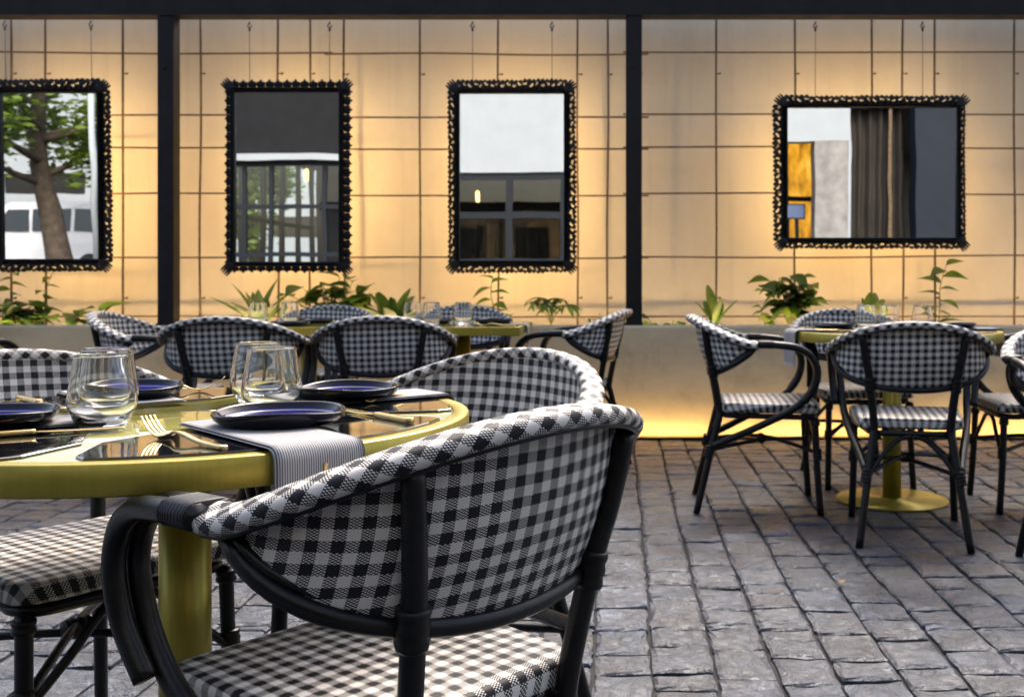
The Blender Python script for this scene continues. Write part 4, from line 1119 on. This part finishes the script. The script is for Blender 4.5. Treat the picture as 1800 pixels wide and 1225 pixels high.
street_tree(-11.55, -8.0, 5.6, 'leafy street tree with leaning brown trunk reflected in the openwork mirror', 1, 3, 2.15, 2.0)
street_tree(-20.5, -15.0, 7.5, 'farther leafy street tree beyond the white van', -1, 8, 2.6, 2.8)
street_tree(-9.3, -13.5, 5.0, 'leafy tree glimpsed through the restaurant corner windows', 1, 21, 1.2, 1.7)
sc_ = thing('street_post', 'white pole on the pavement reflected beside the street tree', 'pole', (-10.25, -7.2, -0.022))
put('shaft', MB().tube([(0, 0, 0), (0, 0, 4.5)], 0.06, 10).mesh('shaft', M['white']), sc_); put('foot', MB().tube([(0, 0, 0), (0, 0, 0.05)], 0.11, 10).mesh('foot', M['white']), sc_)
def van(X, Y, rot, label):
    t = thing('parked_van', label, 'van', (X, Y, -0.022), rot, 'vehicles parked in the street')
    prof = [(-2.3, 0.35), (-2.35, 0.75), (-2.2, 1.0), (-1.55, 1.12), (-0.85, 1.72), (-0.55, 1.86), (1.7, 1.9), (2.2, 1.78), (2.32, 1.1), (2.3, 0.35)]
    mb = MB(); n = len(prof); V = []
    for (y, k) in ((-0.86, 0.0), (-0.9, 0.0), (0.9, 0.0), (0.86, 0.0)):
        for (x, z) in prof:
            yy = y * (1 - 0.10 * max(0, (z - 1.1))); q = 0.985 if abs(y) < 0.88 else 1.0
            V.append((x * (1.0 if q == 1 else 1.0), yy, z * (1.0 if q == 1 else 1.008)))
    V = V[n:3 * n]
    F = [tuple(range(n)), tuple(reversed(range(n, 2 * n)))] + [(i, n + i, n + (i + 1) % n, (i + 1) % n) for i in range(n)]
    mb.add(V, F, smooth=False); put('body', mb.mesh('body', M['carwhite']), t)
    for s in (-1, 1):
        for (a_, b_) in ((-1.0, -0.05), (0.05, 1.0), (1.1, 2.0)):
            y0 = 0.9 * (1 - 0.10 * 0.08) + 0.003; y1 = 0.9 * (1 - 0.10 * 0.62) + 0.003
            w_ = MB().add([(a_, s * y0, 1.18), (b_, s * y0, 1.18), (b_, s * y1, 1.70), (max(a_, -0.62), s * y1, 1.70), (a_, s * (y0 - 0.02), 1.18), (b_, s * (y0 - 0.02), 1.18), (b_, s * (y1 - 0.02), 1.70), (max(a_, -0.62), s * (y1 - 0.02), 1.70)], [(0, 1, 2, 3), (4, 5, 6, 7), (0, 1, 5, 4), (1, 2, 6, 5), (2, 3, 7, 6), (3, 0, 4, 7)], smooth=False)
            put('side_window', w_.mesh('side_window', M['carglass']), t)
        for x in (-1.5, 1.45):
            wh = MB(); wh.lathe([(0.0, -0.10), (0.30, -0.10), (0.34, -0.06), (0.34, 0.06), (0.30, 0.10), (0.0, 0.10)], 20)
            o = put('wheel', wh.mesh('tyre', M['rubber']), t, (x, s * 0.84, 0.34), (radians(90), 0, 0))
            rm = MB(); rm.lathe([(0.0, 0.0), (0.2, 0.0), (0.21, 0.012), (0.0, 0.02)], 16); put('rim', rm.mesh('rim', M['wire']), o, (0, 0, -0.115 * s))
        boxobj('headlight', 'white', t, -2.34, -2.29, s * 0.62 - 0.14, s * 0.62 + 0.14, 0.78, 0.95)
    ws = MB().add([(-1.50, -0.78, 1.18), (-1.50, 0.78, 1.18), (-0.90, 0.72, 1.695), (-0.90, -0.72, 1.695), (-1.47, -0.78, 1.15), (-1.47, 0.78, 1.15), (-0.87, 0.72, 1.665), (-0.87, -0.72, 1.665)], [(0, 1, 2, 3), (4, 5, 6, 7), (0, 1, 5, 4), (1, 2, 6, 5), (2, 3, 7, 6), (3, 0, 4, 7)], smooth=False)
    put('windscreen', ws.mesh('windscreen', M['carglass']), t); return t
van(-13.6, -12.0, radians(8), 'white van parked behind the street tree')
van(-19.2, -13.0, radians(4), 'white van parked farther along beyond the first van')

for (x, y, a_, lab) in ((0.69, 3.28, 0.6, 'small yellow fallen leaf lying on the paving near the straight cut joint'), (1.62, 2.98, 2.2, 'tiny rusty fallen leaf on the paving beside the straight cut joint')):
    put('fallen_leaf', leaf_mesh('fallen_leaf', HEART, plain('dry_leaf', (0.32, 0.20, 0.06), 0.7), 0.35, -0.25), None, (x, y, 0.007), (0.15, 0.0, a_), (0.026, 0.026, 0.026), lab, 'leaf', 'fallen leaves on the paving')
